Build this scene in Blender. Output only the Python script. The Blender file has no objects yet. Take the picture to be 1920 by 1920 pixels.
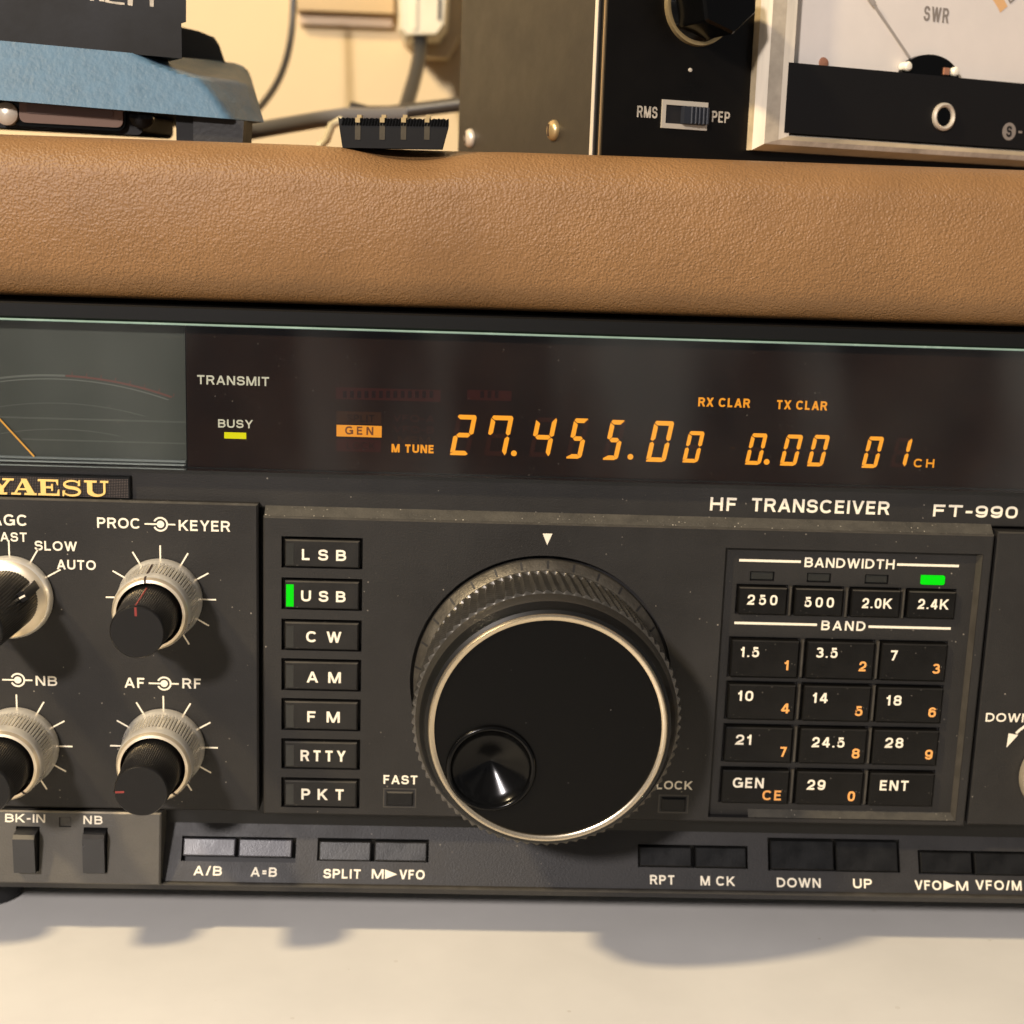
import bpy, math, random
from mathutils import Vector, Matrix
random.seed(7)
scn = bpy.context.scene
COL = scn.collection
MM = 0.001

# ------------------------------------------------------------------ camera (solved from the photograph, millimetres)
CAM_F = 2831.5                     # focal length in pixels of the 1920 px photograph
CAM_C = Vector((-19.772, -310.633, 105.799))
CAM_M = ((0.99892339, -0.03192835, 0.03365463),      # right
         (0.02596813, -0.21630059, -0.97598141),     # down
         (0.03844099, 0.97580461, -0.2152386))       # forward
R_, D_, F_ = (Vector(r) for r in CAM_M)
cam = bpy.data.cameras.new('camera')
cam.sensor_width = 36.0
cam.lens = CAM_F / 1920 * 36.0
cam.clip_start = 0.01
cam.clip_end = 20.0
cam.dof.use_dof = True
cam.dof.focus_distance = 0.308
cam.dof.aperture_fstop = 17.0
camo = bpy.data.objects.new('camera', cam)
COL.objects.link(camo)
mw = Matrix((R_, -D_, -F_)).transposed().to_4x4()
mw.translation = CAM_C * MM
camo.matrix_world = mw
scn.camera = camo

# ------------------------------------------------------------------ world and lamps
w = bpy.data.worlds.new('World')
scn.world = w
w.use_nodes = True
nt = w.node_tree
bg = nt.nodes['Background']
tc = nt.nodes.new('ShaderNodeTexCoord')
mp = nt.nodes.new('ShaderNodeMapping')
mp.inputs['Scale'].default_value = (5.0, 1.5, 1.6)
mp.inputs['Rotation'].default_value = (0, 0.5, 0)
nz = nt.nodes.new('ShaderNodeTexNoise')
nz.inputs['Scale'].default_value = 2.2
nz.inputs['Detail'].default_value = 2.0
rp = nt.nodes.new('ShaderNodeValToRGB')
rp.color_ramp.elements[0].position = 0.50
rp.color_ramp.elements[0].color = (0.40, 0.40, 0.44, 1)
rp.color_ramp.elements[1].position = 0.66
rp.color_ramp.elements[1].color = (1.9, 1.80, 1.65, 1)
nt.links.new(tc.outputs['Generated'], mp.inputs[0])
nt.links.new(mp.outputs[0], nz.inputs[0])
nt.links.new(nz.outputs[0], rp.inputs[0])
nt.links.new(rp.outputs[0], bg.inputs[0])
bg.inputs[1].default_value = 0.30


def lamp(name, direction, dist, power, color, radius):
    L = bpy.data.lights.new(name, 'POINT')
    L.energy = power
    L.color = color
    L.shadow_soft_size = radius
    o = bpy.data.objects.new(name, L)
    d = Vector(direction).normalized() * dist
    o.location = d
    COL.objects.link(o)
    return o


lamp('room_lamp', (-0.45, -1.0, 0.55), 1.30, 64, (1.0, 0.92, 0.90), 0.048)     # throws the knob shadows on the panel
lamp('desk_lamp', (-0.83, -0.57, 1.0), 1.20, 57, (1.0, 0.79, 0.48), 0.042)     # throws the shadows on the table

scn.render.engine = 'CYCLES'
scn.view_settings.view_transform = 'Standard'
scn.view_settings.look = 'None'
scn.view_settings.exposure = 0.0
scn.view_settings.gamma = 1.0
scn.view_settings.use_curve_mapping = False
scn.cycles.max_bounces = 8
scn.cycles.transparent_max_bounces = 12


# ------------------------------------------------------------------ frames: local (x right, y into the surface, z up), millimetres
class Frame:
    def __init__(s, o=(0, 0, 0), ex=(1, 0, 0), ey=(0, 1, 0), ez=(0, 0, 1)):
        s.o, s.ex, s.ey, s.ez = Vector(o), Vector(ex), Vector(ey), Vector(ez)

    def P(s, x, y, z):
        return s.o + s.ex * x + s.ey * y + s.ez * z

    def px(s, u, v, y=0.0):
        """survey: where the photograph's pixel (u, v) meets this surface at depth y"""
        d = R_ * ((u - 960) / CAM_F) + D_ * ((v - 960) / CAM_F) + F_
        o = s.o + s.ey * y
        t = (o - CAM_C).dot(s.ey) / d.dot(s.ey)
        q = CAM_C + d * t - o
        return q.dot(s.ex), q.dot(s.ez)


W = Frame()


def rot_frame(o, yaw, roll, pitch):
    y, r, p = (math.radians(a) for a in (yaw, roll, pitch))
    ex = Vector((math.cos(y), math.sin(y), 0))
    ey = Vector((-math.sin(y), math.cos(y), 0))
    ez = Vector((0, 0, 1))
    ez2 = ez * math.cos(p) + ey * math.sin(p)
    ey2 = ey * math.cos(p) - ez * math.sin(p)
    return Frame(o, ex * math.cos(r) - ez2 * math.sin(r), ey2, ez2 * math.cos(r) + ex * math.sin(r))


# ------------------------------------------------------------------ materials
def nodes_of(name):
    m = bpy.data.materials.new(name)
    m.use_nodes = True
    return m, m.node_tree, m.node_tree.nodes['Principled BSDF']


def mat(name, col, rough=0.5, metal=0.0, bump=0.0, bscale=900.0, specks=0.0, spk=700.0, mottle=0.0, mscale=60.0,
        emit=None, estr=0.0, coat=0.0, spec=0.5, speck_col=(0.24, 0.21, 0.17), trans=0.0, stretch=None, sss=0.0):
    m, t, b = nodes_of(name)
    L = t.links.new
    b.inputs['Base Color'].default_value = (*col, 1)
    b.inputs['Roughness'].default_value = rough
    b.inputs['Metallic'].default_value = metal
    b.inputs['Specular IOR Level'].default_value = spec
    if coat:
        b.inputs['Coat Weight'].default_value = coat
    if trans:
        b.inputs['Transmission Weight'].default_value = trans
    if emit:
        b.inputs['Emission Color'].default_value = (*emit, 1)
        b.inputs['Emission Strength'].default_value = estr
    co = t.nodes.new('ShaderNodeTexCoord')
    src = co.outputs['Object']
    if stretch:
        mpn = t.nodes.new('ShaderNodeMapping')
        mpn.inputs['Scale'].default_value = stretch
        L(src, mpn.inputs[0])
        src = mpn.outputs[0]
    cur = None
    if mottle:
        n = t.nodes.new('ShaderNodeTexNoise')
        n.inputs['Scale'].default_value = mscale
        n.inputs['Detail'].default_value = 5
        n.inputs['Roughness'].default_value = 0.65
        L(src, n.inputs[0])
        r = t.nodes.new('ShaderNodeMapRange')
        r.inputs[1].default_value = 0.3
        r.inputs[2].default_value = 0.7
        r.inputs[3].default_value = 1 - mottle
        r.inputs[4].default_value = 1 + mottle
        L(n.outputs[0], r.inputs[0])
        mx = t.nodes.new('ShaderNodeMix')
        mx.data_type = 'RGBA'
        mx.blend_type = 'MULTIPLY'
        mx.inputs[0].default_value = 1
        mx.inputs[6].default_value = (*col, 1)
        L(r.outputs[0], mx.inputs[7])
        cur = mx.outputs[2]
        rr = t.nodes.new('ShaderNodeMapRange')
        rr.inputs[1].default_value = 0.3
        rr.inputs[2].default_value = 0.7
        rr.inputs[3].default_value = max(0.02, rough - 0.08)
        rr.inputs[4].default_value = min(1, rough + 0.08)
        L(n.outputs[0], rr.inputs[0])
        L(rr.outputs[0], b.inputs['Roughness'])
    if specks:
        msk = None
        for sc, rad in ((spk, 0.10), (spk * 0.45, 0.034)):
            v = t.nodes.new('ShaderNodeTexVoronoi')
            v.inputs['Scale'].default_value = sc
            L(co.outputs['Object'], v.inputs[0])
            sp = t.nodes.new('ShaderNodeSeparateColor')
            L(v.outputs['Color'], sp.inputs[0])
            # cell mask x size by second channel
            a = t.nodes.new('ShaderNodeMath')
            a.operation = 'LESS_THAN'
            a.inputs[1].default_value = specks
            L(sp.outputs[0], a.inputs[0])
            rd = t.nodes.new('ShaderNodeMath')
            rd.operation = 'MULTIPLY'
            rd.inputs[1].default_value = rad * 2.2
            L(sp.outputs[1], rd.inputs[0])
            c = t.nodes.new('ShaderNodeMath')
            c.operation = 'LESS_THAN'
            L(v.outputs['Distance'], c.inputs[0])
            L(rd.outputs[0], c.inputs[1])
            d = t.nodes.new('ShaderNodeMath')
            d.operation = 'MULTIPLY'
            L(a.outputs[0], d.inputs[0])
            L(c.outputs[0], d.inputs[1])
            e = t.nodes.new('ShaderNodeMath')
            e.operation = 'MULTIPLY'
            L(d.outputs[0], e.inputs[0])
            L(sp.outputs[2], e.inputs[1])
            if msk is None:
                msk = e.outputs[0]
            else:
                s2 = t.nodes.new('ShaderNodeMath')
                s2.operation = 'MAXIMUM'
                L(msk, s2.inputs[0])
                L(e.outputs[0], s2.inputs[1])
                msk = s2.outputs[0]
        mx = t.nodes.new('ShaderNodeMix')
        mx.data_type = 'RGBA'
        L(msk, mx.inputs[0])
        if cur is not None:
            L(cur, mx.inputs[6])
        else:
            mx.inputs[6].default_value = (*col, 1)
        mx.inputs[7].default_value = (*speck_col, 1)
        cur = mx.outputs[2]
        m['speck'] = 1
    if cur is not None:
        L(cur, b.inputs['Base Color'])
    if bump:
        n = t.nodes.new('ShaderNodeTexNoise')
        n.inputs['Scale'].default_value = bscale
        n.inputs['Detail'].default_value = 3
        L(src, n.inputs[0])
        bp = t.nodes.new('ShaderNodeBump')
        bp.inputs['Strength'].default_value = bump
        bp.inputs['Distance'].default_value = 0.0003
        L(n.outputs[0], bp.inputs['Height'])
        L(bp.outputs[0], b.inputs['Normal'])
    return m


M = {}
M['panel'] = mat('panel plastic', (0.0195, 0.0180, 0.0160), 0.55, spec=0.28, bump=0.2, bscale=2600, specks=0.065, spk=1250, mottle=0.17, mscale=45)
M['strip'] = mat('sloped strip plastic', (0.0225, 0.0212, 0.0205), 0.50, spec=0.35, bump=0.2, bscale=2600, specks=0.03, spk=1100, mottle=0.15, mscale=90)
M['ledge'] = mat('dusty ledge plastic', (0.046, 0.041, 0.031), 0.75, bump=0.3, bscale=2200, specks=0.45, spk=1500, mottle=0.35, mscale=260, speck_col=(0.40, 0.36, 0.28))
M['lip'] = mat('worn and highlit lip plastic', (0.042, 0.037, 0.029), 0.40, mottle=0.25, mscale=200)
M['well'] = mat('button well', (0.008, 0.007, 0.007), 0.6)
M['key'] = mat('button plastic', (0.0125, 0.0115, 0.010), 0.45, spec=0.28, bump=0.12, bscale=2200, specks=0.09, spk=1200, mottle=0.2, mscale=120)
M['keypad'] = mat('keypad key plastic', (0.0052, 0.0048, 0.0042), 0.40, spec=0.2, bump=0.1, bscale=2200, specks=0.14, spk=1500, mottle=0.3, mscale=140, speck_col=(0.2, 0.18, 0.15))
M['strip_key'] = mat('strip button plastic', (0.050, 0.049, 0.056), 0.33, bump=0.1, bscale=2500, mottle=0.25, mscale=220)
M['dark_key'] = mat('dark strip button plastic', (0.0062, 0.0062, 0.0062), 0.38, spec=0.25, bump=0.1, bscale=2500, mottle=0.25, mscale=220)
M['print'] = mat('cream print', (0.82, 0.74, 0.58), 0.6)
M['print_orange'] = mat('orange print', (0.80, 0.36, 0.09), 0.6)
M['black'] = mat('black plastic', (0.0045, 0.0045, 0.0042), 0.36, spec=0.3)
M['gloss_black'] = mat('gloss black plastic', (0.0020, 0.0020, 0.0020), 0.17, spec=0.17)
M['face_black'] = mat('dial face black', (0.0030, 0.0029, 0.0027), 0.42, spec=0.12, bump=0.04, bscale=2500, specks=0.03, spk=900, speck_col=(0.08, 0.075, 0.07))
M['knob_black'] = mat('knob black', (0.008, 0.0075, 0.0072), 0.34, spec=0.4)
M['cap_black'] = mat('knob cap black', (0.008, 0.0075, 0.007), 0.55, spec=0.22, bump=0.06, bscale=2600)
M['dial_skirt'] = mat('dial skirt', (0.125, 0.114, 0.096), 0.40, metal=0.75, bump=0.25, bscale=2000, specks=0.25, spk=1200, mottle=0.3, mscale=180)
M['dial_shoulder'] = mat('dial shoulder', (0.060, 0.054, 0.045), 0.36, metal=0.6)
M['dial_knurl'] = mat('dial knurl', (0.085, 0.078, 0.066), 0.36, metal=0.7, specks=0.06, spk=1200, mottle=0.2, mscale=200)
M['silver'] = mat('brushed aluminium', (0.92, 0.87, 0.76), 0.31, metal=0.66, bump=0.02, bscale=1500, mottle=0.06, mscale=120)
M['silver_lip'] = mat('satin aluminium lip', (0.78, 0.67, 0.49), 0.36, metal=0.75)
M['slot'] = mat('knurl slot', (0.045, 0.036, 0.025), 0.5, metal=0.3)
M['trim'] = mat('polished champagne trim', (0.62, 0.53, 0.39), 0.27, metal=0.95)
M['red_mark'] = mat('red pointer line', (0.20, 0.022, 0.016), 0.5)
M['dark_mark'] = mat('dark pointer line', (0.03, 0.015, 0.01), 0.5)
M['display'] = mat('display backing', (0.0165, 0.0060, 0.0026), 0.6, spec=0.05, mottle=0.5, mscale=25)  # raised red-brown base paints in the display's dim glow
M['meter_face'] = mat('meter face', (0.066, 0.066, 0.055), 0.6, spec=0.2, mottle=0.14, mscale=30)
M['meter_arc'] = mat('meter scale line', (0.145, 0.142, 0.122), 0.6)
M['meter_band'] = mat('meter faint band', (0.086, 0.087, 0.071), 0.6)
M['meter_red'] = mat('meter red scale', (0.15, 0.042, 0.030), 0.6)
M['needle'] = mat('orange needle', (0.85, 0.38, 0.04), 0.5, emit=(1.0, 0.42, 0.04), estr=0.10)  # small emission brightens the needle, which is no lamp
M['ghost'] = mat('unlit display segment', (0.036, 0.0095, 0.0045), 0.6, spec=0.05)
M['ghost2'] = mat('unlit display block', (0.042, 0.0082, 0.0048), 0.6, spec=0.05)
M['ghost_dark'] = mat('unlit display lettering', (0.017, 0.0046, 0.003), 0.6, spec=0.05)
M['ghost3'] = mat('dim display icon', (0.042, 0.014, 0.004), 0.6, spec=0.05)  # dim brown of unlit icons
M['lit'] = mat('lit orange segment', (0.05, 0.02, 0.0), 0.6, spec=0.0, emit=(1.0, 0.35, 0.025), estr=1.3)
M['lit_text'] = mat('lit orange text', (0.05, 0.02, 0.0), 0.6, spec=0.0, emit=(1.0, 0.34, 0.02), estr=1.1)
M['lit_block'] = mat('lit amber block', (0.05, 0.02, 0.0), 0.6, spec=0.0, emit=(1.0, 0.34, 0.03), estr=1.0)
M['block_ink'] = mat('block lettering', (0.12, 0.03, 0.0), 0.6, emit=(0.25, 0.05, 0.0), estr=0.3)
M['led_green'] = mat('lit green lamp', (0.0, 0.01, 0.0), 0.5, spec=0.1, emit=(0.0, 0.85, 0.004), estr=0.98)
M['led_yellow'] = mat('lit yellow lamp', (0.01, 0.01, 0.0), 0.5, spec=0.1, emit=(0.93, 0.80, 0.0), estr=0.98)
M['led_off'] = mat('unlit lamp window', (0.016, 0.016, 0.013), 0.35)
M['teal'] = mat('green glass edge', (0.20, 0.30, 0.255), 0.25, mottle=0.25, mscale=45, stretch=(1, 1, 0.1))
M['badge'] = mat('badge plate', (0.014, 0.010, 0.010), 0.4)
M['badge_dot'] = mat('badge stipple', (0.11, 0.085, 0.075), 0.4)
M['gold'] = mat('gold lettering', (0.92, 0.62, 0.20), 0.42, metal=0.35)
M['rubber'] = mat('rubber foot', (0.012, 0.012, 0.012), 0.7)
M['case'] = mat('painted case', (0.020, 0.019, 0.018), 0.5, bump=0.2, bscale=1500)
M['lens_rail'] = mat('clear lens ledge', (0.26, 0.27, 0.26), 0.2, mottle=0.4, mscale=30, stretch=(0.4, 1, 6))  # pale streaky colour paints in reflections along the lens edge
M['meter_black'] = mat('meter front black', (0.0038, 0.0030, 0.0022), 0.34, spec=0.2, specks=0.006, spk=400, mottle=0.2, mscale=60)
M['meter_band_black'] = mat('meter band black', (0.0085, 0.008, 0.0078), 0.5, spec=0.2)
M['side_paint'] = mat('olive grey enamel', (0.027, 0.0225, 0.0165), 0.45, spec=0.35, bump=0.05, bscale=1500, mottle=0.08, mscale=90)
M['chrome'] = mat('chromed edge', (0.80, 0.74, 0.64), 0.3, metal=0.5)
M['brass'] = mat('brass', (0.50, 0.37, 0.18), 0.35, metal=0.7)
M['copper_line'] = mat('bronze edge line', (0.40, 0.28, 0.15), 0.4, metal=0.6)
M['acrylic'] = mat('aged clear acrylic', (0.60, 0.53, 0.42), 0.18, mottle=0.30, mscale=120, stretch=(1.6, 1, 0.12))
M['acrylic_b'] = mat('aged clear acrylic step', (0.34, 0.29, 0.22), 0.18, mottle=0.35, mscale=90)
M['acrylic_c'] = mat('aged clear acrylic base', (0.50, 0.40, 0.25), 0.2, mottle=0.35, mscale=80, stretch=(0.15, 1, 1))
M['dial_paper'] = mat('meter card', (0.78, 0.70, 0.61), 0.7, mottle=0.04, mscale=50)
M['grey_ink'] = mat('grey ink', (0.26, 0.22, 0.18), 0.6)
M['peach_ink'] = mat('orange scale ink', (0.80, 0.46, 0.20), 0.6)
M['needle_grey'] = mat('grey needle', (0.38, 0.33, 0.28), 0.5)
M['pearl'] = mat('white post', (0.85, 0.78, 0.62), 0.3)
M['red_post'] = mat('red brown rivet', (0.36, 0.16, 0.09), 0.4)
M['slider'] = mat('blue grey slider', (0.018, 0.020, 0.026), 0.35)
M['blue'] = mat('blue leatherette', (0.075, 0.140, 0.205), 0.5, spec=0.3, bump=0.5, bscale=900, mottle=0.12, mscale=300)
M['grey_end'] = mat('charcoal end cap', (0.019, 0.0185, 0.0175), 0.5, spec=0.3, bump=0.2, bscale=900)
M['shoulder'] = mat('grey brown shoulder', (0.075, 0.066, 0.052), 0.55)
M['box_black'] = mat('black instrument case', (0.0055, 0.005, 0.0044), 0.5, spec=0.2, bump=0.03, bscale=900, mottle=0.15, mscale=60)
M['white_paint'] = mat('worn white lettering', (0.42, 0.37, 0.29), 0.6, mottle=0.4, mscale=500)
M['brown_plug'] = mat('brown plastic', (0.10, 0.052, 0.033), 0.3)
M['brown_plug_lit'] = mat('brown plastic rim', (0.15, 0.082, 0.05), 0.3)  # lighter copy of the brown plastic, with light painted into the rim
M['steel'] = mat('steel', (0.66, 0.58, 0.46), 0.35, metal=0.4)
M['cable_grey'] = mat('grey cable', (0.020, 0.020, 0.021), 0.35)
M['cable_light'] = mat('pale grey cable', (0.16, 0.15, 0.14), 0.28)
M['cable_black'] = mat('black cable', (0.035, 0.030, 0.024), 0.4)
M['cream'] = mat('cream plastic', (0.78, 0.70, 0.50), 0.35, mottle=0.06, mscale=60)
M['beige_plate'] = mat('beige socket plate', (0.70, 0.56, 0.34), 0.4)
M['wood'] = mat('golden wood', (0.56, 0.39, 0.17), 0.45, mottle=0.25, mscale=40, stretch=(0.1, 1, 2))
M['batten_shade'] = mat('tan batten shade', (0.60, 0.44, 0.27), 0.5, mottle=0.12, mscale=40, stretch=(0.1, 1, 2))
M['wall'] = mat('cream painted wall', (0.70, 0.545, 0.315), 0.7, bump=0.2, bscale=120, mottle=0.05, mscale=12)
M['table'] = mat('off-white table top', (0.685, 0.668, 0.63), 0.38, bump=0.04, bscale=400, mottle=0.06, mscale=16, specks=0.07, spk=300, speck_col=(0.40, 0.35, 0.28))


def vinyl():
    m, t, b = nodes_of('brown leather grain vinyl')
    L = t.links.new
    b.inputs['Roughness'].default_value = 0.48
    b.inputs['Specular IOR Level'].default_value = 0.36
    co = t.nodes.new('ShaderNodeTexCoord')
    n0 = t.nodes.new('ShaderNodeTexNoise')
    n0.inputs['Scale'].default_value = 30
    n0.inputs['Detail'].default_value = 4
    L(co.outputs['Object'], n0.inputs[0])
    cr = t.nodes.new('ShaderNodeValToRGB')
    cr.color_ramp.elements[0].position = 0.3
    cr.color_ramp.elements[0].color = (0.182, 0.094, 0.0355, 1)
    cr.color_ramp.elements[1].position = 0.7
    cr.color_ramp.elements[1].color = (0.250, 0.131, 0.050, 1)
    L(n0.outputs[0], cr.inputs[0])
    L(cr.outputs[0], b.inputs['Base Color'])
    v = t.nodes.new('ShaderNodeTexVoronoi')
    v.feature = 'SMOOTH_F1'
    v.inputs['Scale'].default_value = 1900
    v.inputs['Smoothness'].default_value = 0.6
    nd = t.nodes.new('ShaderNodeTexNoise')
    nd.inputs['Scale'].default_value = 420
    nd.inputs['Detail'].default_value = 3
    L(co.outputs['Object'], nd.inputs[0])
    dm = t.nodes.new('ShaderNodeMix')
    dm.data_type = 'RGBA'
    dm.inputs[0].default_value = 0.0012
    L(co.outputs['Object'], dm.inputs[6])
    L(nd.outputs['Color'], dm.inputs[7])
    L(dm.outputs[2], v.inputs[0])
    n1 = t.nodes.new('ShaderNodeTexNoise')
    n1.inputs['Scale'].default_value = 1700
    n1.inputs['Detail'].default_value = 4
    L(co.outputs['Object'], n1.inputs[0])
    n2 = t.nodes.new('ShaderNodeTexNoise')
    n2.inputs['Scale'].default_value = 520
    n2.inputs['Detail'].default_value = 2
    L(co.outputs['Object'], n2.inputs[0])
    a1 = t.nodes.new('ShaderNodeMath')
    a1.operation = 'MULTIPLY_ADD'
    a1.inputs[1].default_value = 0.9
    L(n1.outputs[0], a1.inputs[0])
    L(v.outputs['Distance'], a1.inputs[2])
    a2 = t.nodes.new('ShaderNodeMath')
    a2.operation = 'MULTIPLY_ADD'
    a2.inputs[1].default_value = 0.9
    L(n2.outputs[0], a2.inputs[0])
    L(a1.outputs[0], a2.inputs[2])
    bp = t.nodes.new('ShaderNodeBump')
    bp.inputs['Strength'].default_value = 0.65
    bp.inputs['Distance'].default_value = 0.00026
    n3 = t.nodes.new('ShaderNodeTexNoise')
    n3.inputs['Scale'].default_value = 32
    n3.inputs['Detail'].default_value = 3
    L(co.outputs['Object'], n3.inputs[0])
    rs = t.nodes.new('ShaderNodeMapRange')
    rs.inputs[1].default_value = 0.3
    rs.inputs[2].default_value = 0.7
    rs.inputs[3].default_value = 0.45
    rs.inputs[4].default_value = 0.78
    L(n3.outputs[0], rs.inputs[0])
    L(rs.outputs[0], bp.inputs['Strength'])
    L(a2.outputs[0], bp.inputs['Height'])
    L(bp.outputs[0], b.inputs['Normal'])
    return m


M['vinyl'] = vinyl()


def glass():
    m = bpy.data.materials.new('dusty window glass')
    m.use_nodes = True
    t = m.node_tree
    t.nodes.clear()
    L = t.links.new
    out = t.nodes.new('ShaderNodeOutputMaterial')
    fr = t.nodes.new('ShaderNodeFresnel')
    fr.inputs[0].default_value = 1.5
    tr = t.nodes.new('ShaderNodeBsdfTransparent')
    tr.inputs[0].default_value = (0.93, 0.95, 0.93, 1)
    gl = t.nodes.new('ShaderNodeBsdfGlossy')
    gl.inputs['Roughness'].default_value = 0.04
    mx = t.nodes.new('ShaderNodeMixShader')
    L(fr.outputs[0], mx.inputs[0])
    L(tr.outputs[0], mx.inputs[1])
    L(gl.outputs[0], mx.inputs[2])
    co = t.nodes.new('ShaderNodeTexCoord')
    v = t.nodes.new('ShaderNodeTexVoronoi')
    v.inputs['Scale'].default_value = 1150
    L(co.outputs['Object'], v.inputs[0])
    sp = t.nodes.new('ShaderNodeSeparateColor')
    L(v.outputs['Color'], sp.inputs[0])

    def mth(op, a, bb):
        n = t.nodes.new('ShaderNodeMath')
        n.operation = op
        for i, x in enumerate((a, bb)):
            if isinstance(x, float):
                n.inputs[i].default_value = x
            else:
                L(x, n.inputs[i])
        return n.outputs[0]
    k = mth('MULTIPLY', mth('LESS_THAN', sp.outputs[0], 0.20), mth('LESS_THAN', v.outputs['Distance'], mth('MULTIPLY', sp.outputs[1], 0.17)))
    k = mth('MULTIPLY', k, mth('MULTIPLY', sp.outputs[2], 0.13))
    df = t.nodes.new('ShaderNodeBsdfDiffuse')
    df.inputs[0].default_value = (0.55, 0.5, 0.42, 1)
    nz = t.nodes.new('ShaderNodeTexNoise')
    nz.inputs['Scale'].default_value = 22
    nz.inputs['Detail'].default_value = 3
    L(co.outputs['Object'], nz.inputs[0])
    film = mth('MULTIPLY', mth('MAXIMUM', mth('SUBTRACT', nz.outputs[0], 0.42), 0.0), 0.030)
    k = mth('MAXIMUM', k, film)
    m2 = t.nodes.new('ShaderNodeMixShader')
    L(k, m2.inputs[0])
    L(mx.outputs[0], m2.inputs[1])
    L(df.outputs[0], m2.inputs[2])
    L(m2.outputs[0], out.inputs[0])
    return m


M['glass'] = glass()


# ------------------------------------------------------------------ mesh builder
# lettering: a grotesque capital alphabet drawn as strokes.  Each glyph: (width / cap height, strokes).
# 'L' polyline of centre-line points, 'D' diagonal with level ends, 'A' elliptical arc (cx, cy, rx, ry, a0, a1); box 0..1 x 0..1
def _bowl(x0, y0, y1, x1=1.0, k=.5):
    """stem side (x0) to bowl right (x1) between two bars"""
    ry, cy = (y1 - y0) / 2, (y0 + y1) / 2
    xs = x1 - (x1 - x0) * k
    p = [(x0, y1), (xs, y1)]
    p += [(xs + (x1 - xs) * math.sin(math.radians(a)), cy + ry * math.cos(math.radians(a))) for a in range(15, 180, 15)]
    return p + [(xs, y0), (x0, y0)]


def _ell(a0, a1, cx=.5, cy=.5, rx=.5, ry=.5, n=24, pw=.85):
    o = []
    for i in range(n + 1):
        a = math.radians(a0 + (a1 - a0) * i / n)
        c, s_ = math.cos(a), math.sin(a)
        o.append((cx + rx * math.copysign(abs(c) ** pw, c), cy + ry * math.copysign(abs(s_) ** pw, s_)))
    return o


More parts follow.
